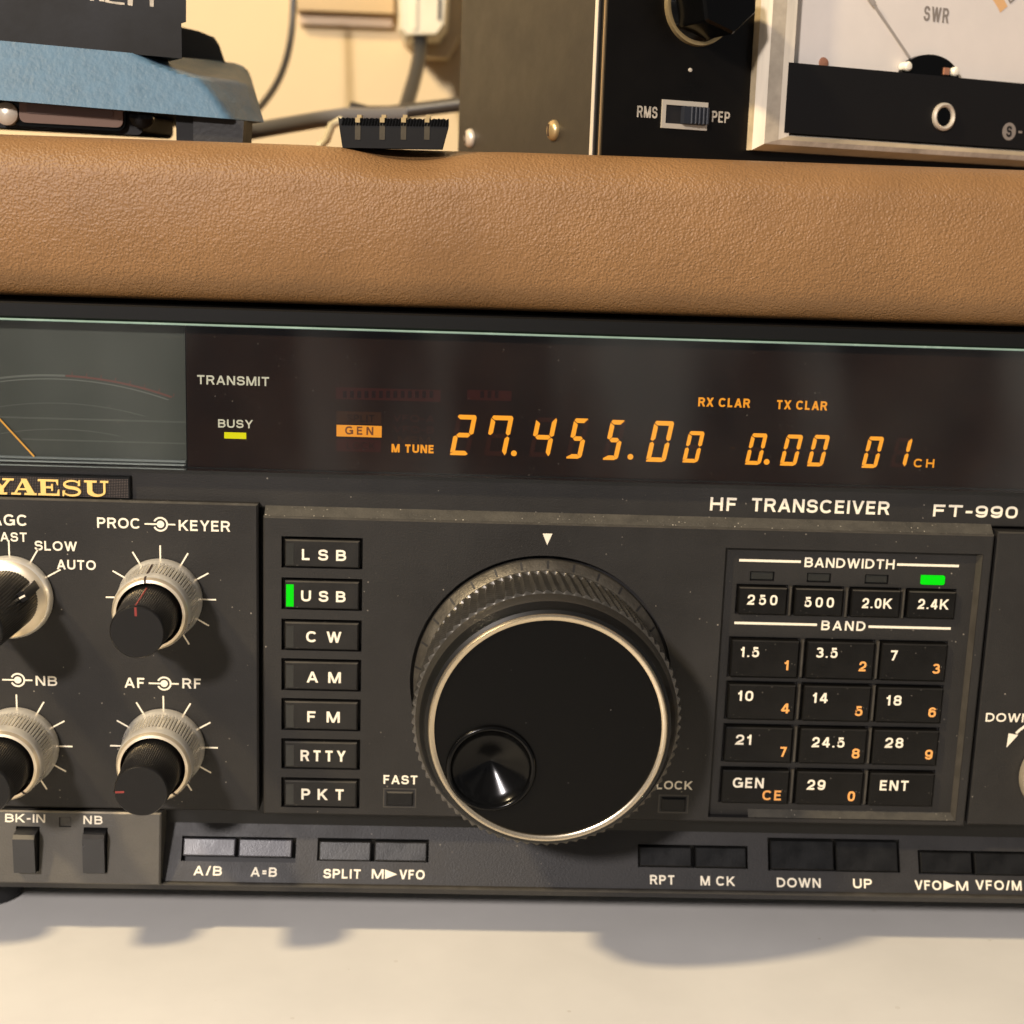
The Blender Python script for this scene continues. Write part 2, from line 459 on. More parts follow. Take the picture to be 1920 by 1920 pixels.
_S = ([(.96, .74)] + _ell(20, 180, .5, .765, .45, .235, 12) + _ell(185, 262, .5, .765, .45, .255, 5) + _ell(82, 0, .5, .265, .5, .265, 6) + _ell(-5, -160, .5, .265, .5, .265, 12) + [(.0, .27)])
_0 = _ell(90, 450, n=28, pw=.75)
GL = {
    'A': (.94, [('D', .0, 0, .5, 1), ('D', 1.0, 0, .5, 1), ('L', [(.2, .27), (.8, .27)])]),
    'B': (.84, [('L', [(0, 0), (0, 1)]), ('L', _bowl(0, .53, 1, .93, .42)), ('L', _bowl(0, 0, .53, 1, .42))]),
    'C': (.96, [('L', _ell(38, 322, n=26))]),
    'D': (.90, [('L', [(0, 0), (0, 1)]), ('L', _bowl(0, 0, 1, 1, .58))]),
    'E': (.74, [('L', [(0, 0), (0, 1)]), ('L', [(0, 1), (1.06, 1)]), ('L', [(0, .53), (.98, .53)]), ('L', [(0, 0), (1.1, 0)])]),
    'F': (.70, [('L', [(0, 0), (0, 1)]), ('L', [(0, 1), (1.08, 1)]), ('L', [(0, .51), (.95, .51)])]),
    'G': (1.0, [('L', _ell(40, 345, n=26)), ('L', [(.55, .46), (1, .46), (1, -.05)])]),
    'H': (.86, [('L', [(0, 0), (0, 1)]), ('L', [(1, 0), (1, 1)]), ('L', [(0, .52), (1, .52)])]),
    'I': (.20, [('L', [(.5, 0), (.5, 1)])]),
    'K': (.90, [('L', [(0, 0), (0, 1)]), ('D', .08, .34, .96, 1), ('D', .36, .54, 1.0, 0)]),
    'L': (.68, [('L', [(0, 1), (0, 0), (1.1, 0)])]),
    'M': (1.04, [('L', [(0, 0), (0, 1)]), ('L', [(1, 0), (1, 1)]), ('D', .04, 1, .5, 0), ('D', .96, 1, .5, 0)]),
    'N': (.86, [('L', [(0, 0), (0, 1)]), ('L', [(1, 0), (1, 1)]), ('D', .02, 1, .98, 0)]),
    'O': (1.02, [('L', _ell(90, 450, n=30, pw=.92))]),
    'P': (.80, [('L', [(0, 0), (0, 1)]), ('L', _bowl(0, .46, 1, 1, .42))]),
    'R': (.86, [('L', [(0, 0), (0, 1)]), ('L', _bowl(0, .48, 1, .96, .40)), ('D', .62, .46, 1.0, 0)]),
    'S': (.84, [('L', _S)]),
    'T': (.82, [('L', [(-.1, 1), (1.1, 1)]), ('L', [(.5, 0), (.5, 1)])]),
    'U': (.86, [('L', [(0, 1.0), (0, .36)] + _ell(180, 360, .5, .36, .5, .36, 14)[1:] + [(1, 1.0)])]),
    'V': (.90, [('D', .0, 1, .5, 0), ('D', 1.0, 1, .5, 0)]),
    'W': (1.30, [('D', .0, 1, .26, 0), ('D', .5, 1, .26, 0), ('D', .5, 1, .74, 0), ('D', 1.0, 1, .74, 0)]),
    'X': (.88, [('D', .0, 0, 1.0, 1), ('D', 1.0, 0, .0, 1)]),
    'Y': (.88, [('D', .0, 1, .5, .42), ('D', 1.0, 1, .5, .42), ('L', [(.5, 0), (.5, .46)])]),
    '0': (.70, [('L', _0)]),
    '1': (.42, [('L', [(.75, 0), (.75, 1)]), ('L', [(-.25, .74), (.35, .80), (.72, 1.0)])]),
    '2': (.70, [('L', [(.02, .66)] + _ell(170, 0, .5, .70, .48, .30, 12) + _ell(-8, -40, .5, .70, .48, .34, 4) + [(.12, .14), (0, .0), (1.08, .0)])]),
    '3': (.70, [('L', _ell(160, -75, .47, .755, .45, .245, 14) + [(.40, .52)]), ('L', [(.40, .52)] + _ell(80, -165, .48, .27, .52, .27, 16))]),
    '4': (.74, [('L', [(.74, 0), (.74, 1.0)]), ('D', -.02, .24, .68, 1), ('L', [(-.08, .24), (1.12, .24)])]),
    '5': (.70, [('L', [(.94, 1.0), (.20, 1.0), (.08, .46)] + _ell(140, -160, .48, .33, .5, .33, 18))]),
    '6': (.70, [('L', _ell(90, 450, .5, .32, .5, .32, 22)), ('L', [(.93, .80)] + _ell(35, 180, .52, .66, .5, .34, 10) + [(0, .36)])]),
    '7': (.66, [('L', [(-.06, 1), (1.04, 1)]), ('D', .34, 0, .98, 1)]),
    '8': (.70, [('L', _ell(90, 450, .5, .765, .45, .235, 22)), ('L', _ell(90, 450, .5, .265, .5, .265, 22))]),
    '9': (.70, [('L', _ell(90, 450, .5, .68, .5, .32, 22)), ('L', [(.07, .20)] + _ell(215, 360, .48, .34, .5, .34, 10) + [(1, .64)])]),
    '.': (.19, [('L', [(.5, -.1), (.5, .09)])]),
    '-': (.42, [('L', [(-.2, .42), (1.2, .42)])]),
    '/': (.46, [('D', .0, 0, 1.0, 1)]),
    '=': (.52, [('L', [(-.1, .62), (1.1, .62)]), ('L', [(-.1, .32), (1.1, .32)])]),
}


def stroke_poly(P, hw):
    """mitred ribbon round a centre line; returns quads"""
    n = len(P)
    Lf, Rt = [], []
    closed = (P[0] - P[-1]).length < 1e-6
    for i in range(n):
        a = P[i] - P[i - 1] if i > 0 else (P[i] - P[-2] if closed else None)
        b = P[i + 1] - P[i] if i < n - 1 else (P[1] - P[0] if closed else None)
        d = [q.normalized() for q in (a, b) if q is not None and q.length > 1e-9]
        t = sum(d, Vector((0, 0)))
        t = t.normalized() if t.length > 1e-6 else d[0]
        nrm = Vector((-t.y, t.x))
        k = 1.0
        if len(d) == 2:
            c = max(.45, t.dot(d[0]))
            k = 1 / c
        Lf.append(P[i] + nrm * hw * k)
        Rt.append(P[i] - nrm * hw * k)
    return [(Lf[i], Rt[i], Rt[i + 1], Lf[i + 1]) for i in range(n - 1)]


def lay_text(txt, x0, x1, z0, cap, sw, gap):
    """list of (stroke order, polygon) in surface millimetres"""
    adv = []
    pos = 0.0
    for i, ch in enumerate(txt):
        wd = .30 if ch == ' ' else GL[ch][0]
        adv.append((pos, wd))
        pos += wd + gap
    tot = pos - gap
    k = (x1 - x0) / tot
    out = []
    s = sw * cap
    for (p, wd), ch in zip(adv, txt):
        if ch == ' ':
            continue
        gx0, gx1 = x0 + p * k + s / 2, x0 + (p + wd) * k - s / 2
        if gx1 - gx0 < .02 * cap:
            m_ = (gx0 + gx1) / 2
            gx0, gx1 = m_ - .01 * cap, m_ + .01 * cap
        gz0, gz1 = z0 + s / 2, z0 + cap - s / 2
        for si, st in enumerate(GL[ch][1]):
            if st[0] == 'L':
                P = []
                for x, y in st[1]:
                    v = Vector((gx0 + x * (gx1 - gx0), gz0 + y * (gz1 - gz0)))
                    if not P or (v - P[-1]).length > 1e-5:
                        P.append(v)
                # square off free ends that run to the top or bottom of the letter
                q = [Vector(p_) for p_ in P]
                if (q[0] - q[-1]).length > 1e-5:
                    for e, nb in ((0, 1), (-1, -2)):
                        d = (q[e] - q[nb])
                        if abs(d.x) < 1e-5 and (abs(q[e].y - gz0) < 1e-5 or abs(q[e].y - gz1) < 1e-5):
                            q[e] = q[e] + d.normalized() * s / 2
                        elif abs(d.y) < 1e-5 and ch in 'EFLTBDPRZ' and abs(q[e].x - gx0) < 1e-5:
                            q[e] = q[e] + d.normalized() * s * .5
                for poly in stroke_poly(q, s / 2):
                    out.append((si, poly))
            else:
                _, xa, ya, xb, yb = st
                full = lambda y: z0 if y == 0 else (z0 + cap if y == 1 else gz0 + y * (gz1 - gz0))
                A = Vector((gx0 + xa * (gx1 - gx0), full(ya)))
                B = Vector((gx0 + xb * (gx1 - gx0), full(yb)))
                L_ = (B - A).length
                hw = s / 2 * min(1.9, L_ / max(1e-6, abs(B.y - A.y)))
                out.append((si, (A + Vector((-hw, 0)), A + Vector((hw, 0)), B + Vector((hw, 0)), B + Vector((-hw, 0)))))
    return out


class MB:
    def __init__(s, frame=W):
        s.v, s.f, s.m, s.mats, s.sm = [], [], [], [], []
        s.F = frame

    def mi(s, m):
        if m not in s.mats:
            s.mats.append(m)
        return s.mats.index(m)

    def face(s, idx, m, smooth=False):
        s.f.append(tuple(idx))
        s.m.append(s.mi(m))
        s.sm.append(smooth)

    def pt(s, x, y, z):
        s.v.append(s.F.P(x, y, z))
        return len(s.v) - 1

    def poly(s, pts, m):
        s.face([s.pt(*p) for p in pts], m)

    def flat(s, pts, y, m):
        """flat polygon in the frame's plane, points (x, z)"""
        s.poly([(x, y, z) for x, z in pts], m)

    def prism(s, pts, y0, y1, m, inset0=1.0):
        """(x, z) outline from y0 to y1"""
        a = [s.pt(x, y0, z) for x, z in pts]
        b = [s.pt(x, y1, z) for x, z in pts]
        n = len(pts)
        s.face(a, m)
        s.face(b[::-1], m)
        for i in range(n):
            s.face((a[i], b[i], b[(i + 1) % n], a[(i + 1) % n]), m)

    def box(s, x0, x1, y0, y1, z0, z1, m):
        s.prism([(x0, z0), (x1, z0), (x1, z1), (x0, z1)], y0, y1, m)

    def cbox(s, x0, x1, z0, z1, yf, yb, c, m, top=None, sides=None):
        """box with its front edges chamfered by c"""
        i = [s.pt(x, yf, z) for x, z in ((x0 + c, z0 + c), (x1 - c, z0 + c), (x1 - c, z1 - c), (x0 + c, z1 - c))]
        o = [s.pt(x, yf + c, z) for x, z in ((x0, z0), (x1, z0), (x1, z1), (x0, z1))]
        b = [s.pt(x, yb, z) for x, z in ((x0, z0), (x1, z0), (x1, z1), (x0, z1))]
        s.face(i, m)
        for k in range(4):
            n = (k + 1) % 4
            s.face((i[k], o[k], o[n], i[n]), top if (top and k == 2) else m)
            s.face((o[k], b[k], b[n], o[n]), sides or m)
        s.face(b[::-1], m)

    def lathe(s, cx, cz, prof, n, mats, rfun=None, cap0=False, cap1=False, smooth=True, matfun=None):
        rings = []
        for j, (r, y) in enumerate(prof):
            ring = []
            for i in range(n):
                a = 2 * math.pi * i / n
                rr = r + (rfun(j, i, a) if rfun else 0)
                ring.append(s.pt(cx + rr * math.cos(a), y, cz + rr * math.sin(a)))
            rings.append(ring)
        for j in range(len(prof) - 1):
            mm = mats[j] if isinstance(mats, (list, tuple)) else mats
            for i in range(n):
                k = (i + 1) % n
                s.face((rings[j][i], rings[j][k], rings[j + 1][k], rings[j + 1][i]), matfun(j, i) if (matfun and matfun(j, i)) else mm, smooth)
        if cap0:
            s.face(rings[0][::-1], mats[0] if isinstance(mats, (list, tuple)) else mats)
        if cap1:
            s.face(rings[-1], mats[-1] if isinstance(mats, (list, tuple)) else mats)

    def disc(s, cx, cz, r, y, m, n=40):
        s.flat([(cx + r * math.cos(2 * math.pi * i / n), cz + r * math.sin(2 * math.pi * i / n)) for i in range(n)], y, m)

    def arc(s, cx, cz, r0, r1, a0, a1, y, m, n=40):
        a = [math.radians(a0 + (a1 - a0) * i / n) for i in range(n + 1)]
        for i in range(n):
            s.flat([(cx + r * math.cos(t), cz + r * math.sin(t)) for r, t in ((r0, a[i]), (r1, a[i]), (r1, a[i + 1]), (r0, a[i + 1]))], y, m)

    def line(s, x0, z0, x1, z1, wd, y, m):
        d = Vector((x1 - x0, z1 - z0)).normalized()
        nx, nz = -d.y * wd / 2, d.x * wd / 2
        s.flat([(x0 + nx, z0 + nz), (x0 - nx, z0 - nz), (x1 - nx, z1 - nz), (x1 + nx, z1 + nz)], y, m)

    def tube(s, pts, r, m, n=12):
        """world-space tube along points"""
        P = [Vector(p) for p in pts]
        rings = []
        up = Vector((0.13, 0.9, 0.41)).normalized()
        for i, p in enumerate(P):
            t = (P[min(i + 1, len(P) - 1)] - P[max(i - 1, 0)]).normalized()
            a = t.cross(up).normalized()
            b = t.cross(a)
            ring = []
            for k in range(n):
                th = 2 * math.pi * k / n
                s.v.append(p + (a * math.cos(th) + b * math.sin(th)) * r)
                ring.append(len(s.v) - 1)
            rings.append(ring)
        for j in range(len(P) - 1):
            for k in range(n):
                q = (k + 1) % n
                s.face((rings[j][k], rings[j][q], rings[j + 1][q], rings[j + 1][k]), m, True)
        s.face(rings[0][::-1], m)
        s.face(rings[-1], m)

    def text(s, txt, x0, x1, z, cap, y, m, bold=0.018, sp=1.0):
        for si, poly in lay_text(txt, x0, x1, z, cap, .162 + bold * 1.6, .17 + .55 * (sp - 1)):
            s.poly([(q.x, y - .006 * si, q.y) for q in poly], m)

    def tpx(s, txt, uL, vL, uR, cap, y, m, vR=None, bold=0.018, sp=1.0):
        """lettering whose baseline runs from photo pixel (uL, vL) to uR; cap height in photo pixels"""
        x0, z0 = s.F.px(uL, vL, y)
        x1, z1 = s.F.px(uR, vL + (uR - uL) * 0.022 if vR is None else vR, y)
        _, zt = s.F.px(uL, vL - cap, y)
        s.text(txt, x0, x1, (z0 + z1) / 2, zt - z0, y, m, bold, sp)

    def build(s, name, parent=None, origin=None, sharp=35):
        o0 = Vector(origin) if origin is not None else Vector((0, 0, 0))
        me = bpy.data.meshes.new(name)
        me.from_pydata([tuple((v - o0) * MM) for v in s.v], [], s.f)
        for mm in s.mats:
            me.materials.append(M[mm])
        me.polygons.foreach_set('material_index', s.m)
        me.polygons.foreach_set('use_smooth', s.sm)
        me.update()
        if any(s.sm):
            me.set_sharp_from_angle(angle=math.radians(sharp))
        o = bpy.data.objects.new(name, me)
        COL.objects.link(o)
        if parent is not None:
            o.parent = parent
            po = Vector(parent.get('_o', (0, 0, 0)))
            o.location = (o0 - po) * MM
        else:
            o.location = o0 * MM
        o['_o'] = tuple(o0)
        return o


def tag(o, label, cat, group=None):
    o['label'] = label
    o['category'] = cat
    if group:
        o['group'] = group
    return o


def empty(name, o):
    e = bpy.data.objects.new(name, None)
    e.empty_display_size = 0.01
    COL.objects.link(e)
    e.location = Vector(o) * MM
    e['_o'] = tuple(o)
    return e


def rect_px(F, pts, y=0.0):
    """axis-aligned rectangle on frame F through four surveyed corners: lt, rt, rb, lb"""
    q = [F.px(u, v, y) for u, v in pts]
    return ((q[0][0] + q[3][0]) / 2, (q[1][0] + q[2][0]) / 2, (q[2][1] + q[3][1]) / 2, (q[0][1] + q[1][1]) / 2)


def plate(mb, x0, x1, z0, z1, y, thick, holes, m, c=0.4, depth=3.0, wall=None, disc=None, topm=None):
    """flat plate with chamfered outline, rectangular holes (x0,x1,z0,z1) and one round hole (cx,cz,r)"""
    hs = list(holes)
    if disc:
        cx, cz, r = disc
        hs.append((cx - r - .6, cx + r + .6, cz - r - .6, cz + r + .6))
    a0, a1, b0, b1 = x0 + c, x1 - c, z0 + c, z1 - c
    xs = sorted({a0, a1, *[h[i] for h in hs for i in (0, 1) if a0 < h[i] < a1]})
    zs = sorted({b0, b1, *[h[i] for h in hs for i in (2, 3) if b0 < h[i] < b1]})
    for i in range(len(xs) - 1):
        run = None
        for j in range(len(zs) - 1):
            xm, zm = (xs[i] + xs[i + 1]) / 2, (zs[j] + zs[j + 1]) / 2
            if any(h[0] < xm < h[1] and h[2] < zm < h[3] for h in hs):
                continue
            mb.flat([(xs[i], zs[j]), (xs[i + 1], zs[j]), (xs[i + 1], zs[j + 1]), (xs[i], zs[j + 1])], y, m)
    for h in holes:
        q = [(h[0], h[2]), (h[1], h[2]), (h[1], h[3]), (h[0], h[3])]
        for k in range(4):
            (xa, za), (xb, zb) = q[k], q[(k + 1) % 4]
            mb.poly([(xa, y, za), (xb, y, zb), (xb, y + depth, zb), (xa, y + depth, za)], wall or m)
        mb.flat(q, y + depth, wall or m)
    if disc:
        n, e = 128, r + .6
        for i in range(n):
            P = []
            for t in (2 * math.pi * i / n, 2 * math.pi * (i + 1) / n):
                k = e / max(abs(math.cos(t)), abs(math.sin(t)))
                P.append((math.cos(t), math.sin(t), k))
            (c0, s0, k0), (c1, s1, k1) = P
            mb.flat([(cx + r * c0, cz + r * s0), (cx + k0 * c0, cz + k0 * s0), (cx + k1 * c1, cz + k1 * s1), (cx + r * c1, cz + r * s1)], y, m)
            mb.poly([(cx + r * c0, y, cz + r * s0), (cx + r * c1, y, cz + r * s1), (cx + r * c1, y + depth, cz + r * s1), (cx + r * c0, y + depth, cz + r * s0)], wall or m)
    i = [(a0, b0), (a1, b0), (a1, b1), (a0, b1)]
    o = [(x0, z0), (x1, z0), (x1, z1), (x0, z1)]
    for k in range(4):
        n = (k + 1) % 4
        mb.poly([(i[k][0], y, i[k][1]), (o[k][0], y + c, o[k][1]), (o[n][0], y + c, o[n][1]), (i[n][0], y, i[n][1])], topm if (topm and k == 2) else m)
        mb.poly([(o[k][0], y + c, o[k][1]), (o[k][0], y + thick, o[k][1]), (o[n][0], y + thick, o[n][1]), (o[n][0], y + c, o[n][1])], m)


# ================================================================== SETTING
TZ = -62.6
mb = MB()
mb.box(-700, 700, -215, 262, TZ - 25, TZ, 'table')
t = mb.build('table')
t['kind'] = 'structure'
t['label'] = 'off-white table top under the transceiver'
mb = MB()
mb.box(-900, 900, 262, 290, TZ - 300, 900, 'wall')
wl = mb.build('wall')
wl['kind'] = 'structure'
wl['label'] = 'cream painted wall behind the shelf'
WALLY = 262

# ================================================================== PADDED SHELF
ZT, ZB, RT, RB = 111.1, 79.0, 8.5, 9.5


def dent(x):
    a = (x + 30.5) / 10.5
    return 2.3 * math.exp(-(abs(a) ** 2.4)) if abs(a) < 2.4 else 0.0


prof = []
for i in range(7):
    a = math.radians(-90 + 90 * i / 6)
    prof.append((RB - RB * math.cos(a), ZB + RB + RB * math.sin(a)))
prof += [(-0.35, 90), (-0.6, 95), (-0.35, 100)]
for i in range(11):
    a = math.radians(90 * i / 10)
    prof.append((RT - RT * math.cos(a), ZT - RT + RT * math.sin(a)))
prof += [(11, ZT), (13.5, ZT), (16, ZT), (18.5, ZT), (22, ZT), (150, ZT), (150, ZB)]
mb = MB()
nx = 400
rows = []
for k in range(nx + 1):
    x = -260 + 520 * k / nx
    if k:
        pass
    ring = []
    for y, z in prof:
        dz = 0
        if z > 101:
            fall = max(0, min(1, (z - 104.5) / 5)) * max(0, min(1, (19 - y) / 8))
            dz = dent(x) * fall
        ring.append(mb.pt(x, y - 4.0 + dz * 0.25, z - dz))
    rows.append(ring)
for k in range(nx):
    for j in range(len(prof)):
        q = (j + 1) % len(prof)
        mb.face((rows[k][j], rows[k + 1][j], rows[k + 1][q], rows[k][q]), 'vinyl', True)
mb.face(rows[0], 'vinyl')
mb.face(rows[-1][::-1], 'vinyl')
tag(mb.build('padded_shelf', origin=(0, 70, ZB), sharp=50), 'brown leather grain padded shelf lying on top of the black transceiver', 'shelf')

# ================================================================== TRANSCEIVER
RO = (0, 0, TZ)
radio = empty('radio_transceiver', RO)
tag(radio, 'black radio transceiver with orange digits, big tuning dial and keypad', 'radio')


def part(mb, name, origin=RO, parent=radio, sharp=35):
    return mb.build(name, parent, origin, sharp)


mb = MB()
mb.box(-184, 184, 13, 330, -50.4, 77.9, 'case')
part(mb, 'case')
mb = MB()                                        # frame over the window
mb.cbox(-184, 184, 74.95, 78.2, 0.3, 13, 0.35, 'black')
part(mb, 'top_trim')
for fx in (-128.5, 140.0):
    mb = MB()
    fu = W
    n = 32
    for (ra, za), (rb, zb) in (((9, TZ), (10, TZ + 1)), ((10, TZ + 1), (10, -50.5))):
        pass
    pr = [(8.6, TZ), (9.4, TZ + 0.8), (9.4, -50.3)]
    rings = [[mb.pt(fx + r * math.cos(2 * math.pi * i / n), 22 + r * math.sin(2 * math.pi * i / n), z) for i in range(n)] for r, z in pr]
    for j in range(2):
        for i in range(n):
            mb.face((rings[j][i], rings[j][(i + 1) % n], rings[j + 1][(i + 1) % n], rings[j + 1][i]), 'rubber', True)
    mb.face(rings[0][::-1], 'rubber')
    part(mb, 'foot', (fx, 22, TZ))

# ---- display window
YD = 4.0
xm = W.px(350, 750, YD)[0]
mb = MB()
mb.box(xm, 184, YD, 12.8, 44.0, 74.9, 'display')
mb.tpx('TRANSMIT', 369.3, 721, 505, 17.2, YD - .05, 'print', 723.3, bold=0.012)
mb.tpx('BUSY', 409, 801.7, 474, 15.5, YD - .05, 'print', 803, bold=0.012)
disp = part(mb, 'display_panel', (60, YD, 44))
mb = MB()
x0, x1, z0, z1 = rect_px(W, [(420.7, 810.7), (461.7, 811), (461.7, 822.7), (420.7, 822)], YD)
mb.cbox(x0, x1, z0, z1, YD - .35, YD + .2, .15, 'led_yellow')
part(mb, 'indicator_lamp', (x0, YD, z0), disp)

# seven segment digits
SEG = {'0': 'abcdef', '1': 'bc', '2': 'abged', '4': 'fgbc', '5': 'afgcd', '7': 'fabc', '-': 'g'}


def digit(ch, ul, vt, ur, vb, slant=0.17, ghost='', dot=None, wd=1.0):
    """slanted seven-segment figure; pixel box of the figure"""
    y = YD - .12
    xl, zb = W.px(ul, vb, y)
    xr, zt = W.px(ur, vt, y)
    H = zt - zb
    Wd = (xr - xl) - slant * H
    th = .97 * wd
    g = .10
    mb = MB()
    sh = lambda x, z: (xl + x + slant * z, zb + z)
    h2 = H / 2
    S = {
        'a': [(g + .25, H), (Wd - g - .35, H), (Wd - g - .1, H - .25), (Wd - th - g + .1, H - th), (th * .8, H - th), (g + .0, H - .45)],
        'd': [(g, 0), (Wd - th * .8, 0), (Wd - th * .3, .3), (Wd - th - g, th), (th + g * .5, th), (g - .05, .35)],
        'f': [(0, h2 + g + .25), (0, H - .6), (th * .75, H - th - g * 1.2), (th, H - th - .35), (th, h2 + th / 2 + g), (th * .55, h2 + g)],
        'e': [(0, .55), (0, h2 - g - .25), (th * .55, h2 - g), (th, h2 - th / 2 - g), (th, th + .1), (th * .85, th * .8)],
        'b': [(Wd, h2 + g + .3), (Wd, H - .5), (Wd - .3, H - .05), (Wd - th, H - th + .1), (Wd - th, h2 + th / 2 + g), (Wd - th * .5, h2 + g)],
        'c': [(Wd, .7), (Wd, h2 - g - .3), (Wd - th * .5, h2 - g), (Wd - th, h2 - th / 2 - g), (Wd - th, th + .05), (Wd - .25, .15)],
        'g': [(th * .6, h2), (th * 1.05, h2 + th / 2), (Wd - th * 1.05, h2 + th / 2), (Wd - th * .6, h2), (Wd - th * 1.05, h2 - th / 2), (th * 1.05, h2 - th / 2)]}
    on = SEG[ch]
    for k, p in S.items():
        if k in on:
            mb.flat([sh(*q) for q in p], y, 'lit')
        elif k in ghost:
            mb.flat([sh(*q) for q in p], y, 'ghost')
    if dot:
        dx, dz = W.px(dot[0], dot[1], y)
        mb.disc(dx, dz, .62, y, 'lit', 20)
    part(mb, 'digit', (xl, y, zb), disp)


G = 'abcdefg'
digit('2', 843, 778.5, 894.7, 853, ghost=G)
digit('7', 907, 780, 963.5, 854, ghost=G, dot=(963.5, 850))
digit('4', 991, 783.5, 1045.5, 856, ghost=G)
digit('5', 1061, 785, 1106, 859.5, ghost=G)
digit('5', 1129.5, 788, 1174.5, 862, ghost=G, dot=(1182, 856.5))
digit('0', 1210.5, 790, 1265, 865.5, ghost=G)
digit('0', 1278.7, 809, 1322, 867, ghost=G, wd=.86)
digit('-', 1362, 812, 1385, 868, ghost='', wd=.01)
digit('0', 1396, 813, 1440, 871, ghost=G, dot=(1437.5, 866), wd=.86)
digit('0', 1461.4, 815.5, 1506.7, 872.8, ghost=G, wd=.86)
digit('0', 1512.4, 816, 1557, 874, ghost=G, wd=.86)
digit('0', 1614.4, 819, 1658.6, 877, ghost=G, wd=.86)
digit('1', 1668, 821.5, 1712, 875.5, ghost=G, wd=.86)
mb = MB()
yt = YD - .12
mb.tpx('RX CLAR', 1308.8, 762, 1406, 17, yt, 'lit_text', 764.5, bold=0.03)
part(mb, 'lit_word', (56, yt, 60), disp)
mb = MB()
mb.tpx('TX CLAR', 1455, 767.5, 1550.6, 17, yt, 'lit_text', 769, bold=0.03)
part(mb, 'lit_word', (56, yt, 60), disp)
mb = MB()
mb.tpx('CH', 1712.6, 876, 1751, 16, yt, 'lit_text', 877, bold=0.02, sp=1.3)
part(mb, 'lit_word', (80, yt, 50), disp)
mb = MB()
mb.tpx('M TUNE', 734, 848, 814, 15.6, yt, 'lit_text', 850, bold=0.04)
part(mb, 'lit_word', (-30, yt, 50), disp)
mb = MB()
q = rect_px(W, [(631, 797), (715.6, 798.5), (715.6, 820), (631, 818.5)], yt)
mb.box(q[0], q[1], yt, YD - .02, q[2], q[3], 'lit_block')
mb.tpx('GEN', 647, 814.5, 700, 15.5, yt - .05, 'block_ink', 816, bold=0.025, sp=1.5)
part(mb, 'lit_block', (q[0], yt, q[2]), disp)
mb = MB()                                        # unlit icons
yg = YD - .06


def gb(u0, v0, u1, v1, m):
    r = rect_px(W, [(u0, v0), (u1, v0 + 1.5), (u1, v1 + 1.5), (u0, v1)], yg)
    mb.flat([(r[0], r[2]), (r[1], r[2]), (r[1], r[3]), (r[0], r[3])], yg, m)


gb(630, 728, 826, 750, 'ghost2')
gb(876, 731, 959, 750, 'ghost2')
gb(631, 771, 715, 794, 'ghost3')
gb(631, 823, 714, 846, 'ghost2')
for u0, u1, v in ((640, 816, 746), (884, 952, 746)):
    n_ = int((u1 - u0) / 13)
    for k in range(n_):
        uu = u0 + (u1 - u0) * (k + .2) / n_
        a_, b_ = W.px(uu, v, yg - .03), W.px(uu + 7.5, v - 13, yg - .03)
        mb.flat([(a_[0], a_[1]), (b_[0], a_[1]), (b_[0], b_[1]), (a_[0], b_[1])], yg - .03, 'ghost_dark') if random.random() < .8 else None
mb.tpx('SPLIT', 650, 791, 702, 14, yg - .03, 'display', bold=0.0)
mb.tpx('LOCK', 650, 842, 704, 14, yg - .03, 'display', bold=0.0)
mb.tpx('VFO-A', 737, 790, 814, 13, yg, 'ghost', bold=0.0)
mb.tpx('VFO-B', 737, 811, 814, 13, yg, 'ghost', bold=0.0)
mb.tpx('MEM', 746, 830, 806, 12, yg, 'ghost3', bold=0.0)
part(mb, 'unlit_icons', (-30, yg, 55), disp)

# ---- analogue meter in the window
mb = MB()
mb.box(-184, xm - .25, YD + .4, 12.8, 44.0, 74.9, 'meter_face')
ym = YD + .35
cx, cz0 = W.px(105, 702, ym)
Rm = 75.0


def marc(u0, u1, vtop, R, wd, m, dz=0.0, uc=105):
    cx, zt = W.px(uc, vtop, ym)
    xa, xb = W.px(u0, vtop, ym)[0], W.px(u1, vtop, ym)[0]
    a0 = math.degrees(math.acos((xa - cx) / R))
    a1 = math.degrees(math.acos((xb - cx) / R))
    mb.arc(cx, zt - R + dz, R - wd, R, a1, a0, ym - dz * .0, m, 36)


marc(-300, 122, 702, 75, .42, 'meter_arc')
marc(123, 322, 702, 75, .42, 'meter_red')
marc(-300, 316, 709.5, 74.2, .24, 'meter_arc')
marc(-200, 272, 755, 70, .22, 'meter_band', uc=112)
marc(-100, 225, 804, 64, .22, 'meter_band', uc=117)
for k in range(8):
    u = 135 + 27 * k
    R = 75
    cxx, zt = W.px(105, 702, ym)
    xa = W.px(u, 702, ym)[0]
    a = math.acos((xa - cxx) / R)
    mb.line(cxx + R * math.cos(a), zt - R + R * math.sin(a), cxx + (R + .7) * math.cos(a), zt - R + (R + .7) * math.sin(a), .18, ym, 'meter_red')
gbm = [(0, 783, 348, 786.5), (40, 824, 348, 827)]  # faint streaks painted on the face as reflections in the meter window
for u0, v0, u1, v1 in gbm:
    r = rect_px(W, [(u0, v0), (u1, v0 + 4), (u1, v1 + 4), (u0, v1)], ym)
    mb.flat([(r[0] - 60 if u0 == 0 else r[0], r[2]), (r[1], r[2]), (r[1], r[3]), (r[0] - 60 if u0 == 0 else r[0], r[3])], ym, 'meter_band')
meter = part(mb, 'signal_meter', (-110, YD, 44))
mb = MB()
a = W.px(64, 856, YD - .6)
b = W.px(-45, 738, YD - .6)
mb.line(a[0], a[1], b[0], b[1], .38, YD - .6, 'needle')
part(mb, 'needle', (a[0], YD, a[1]), meter)
mb = MB()
r0 = W.px(0, 862, 3)[1]
mb.cbox(-184, xm - .3, 44.6, r0, 3.0, 4.3, .3, 'lens_rail')
mb.cbox(-184, xm - .3, r0 + .25, r0 + .75, 3.3, 4.3, .2, 'lens_rail')
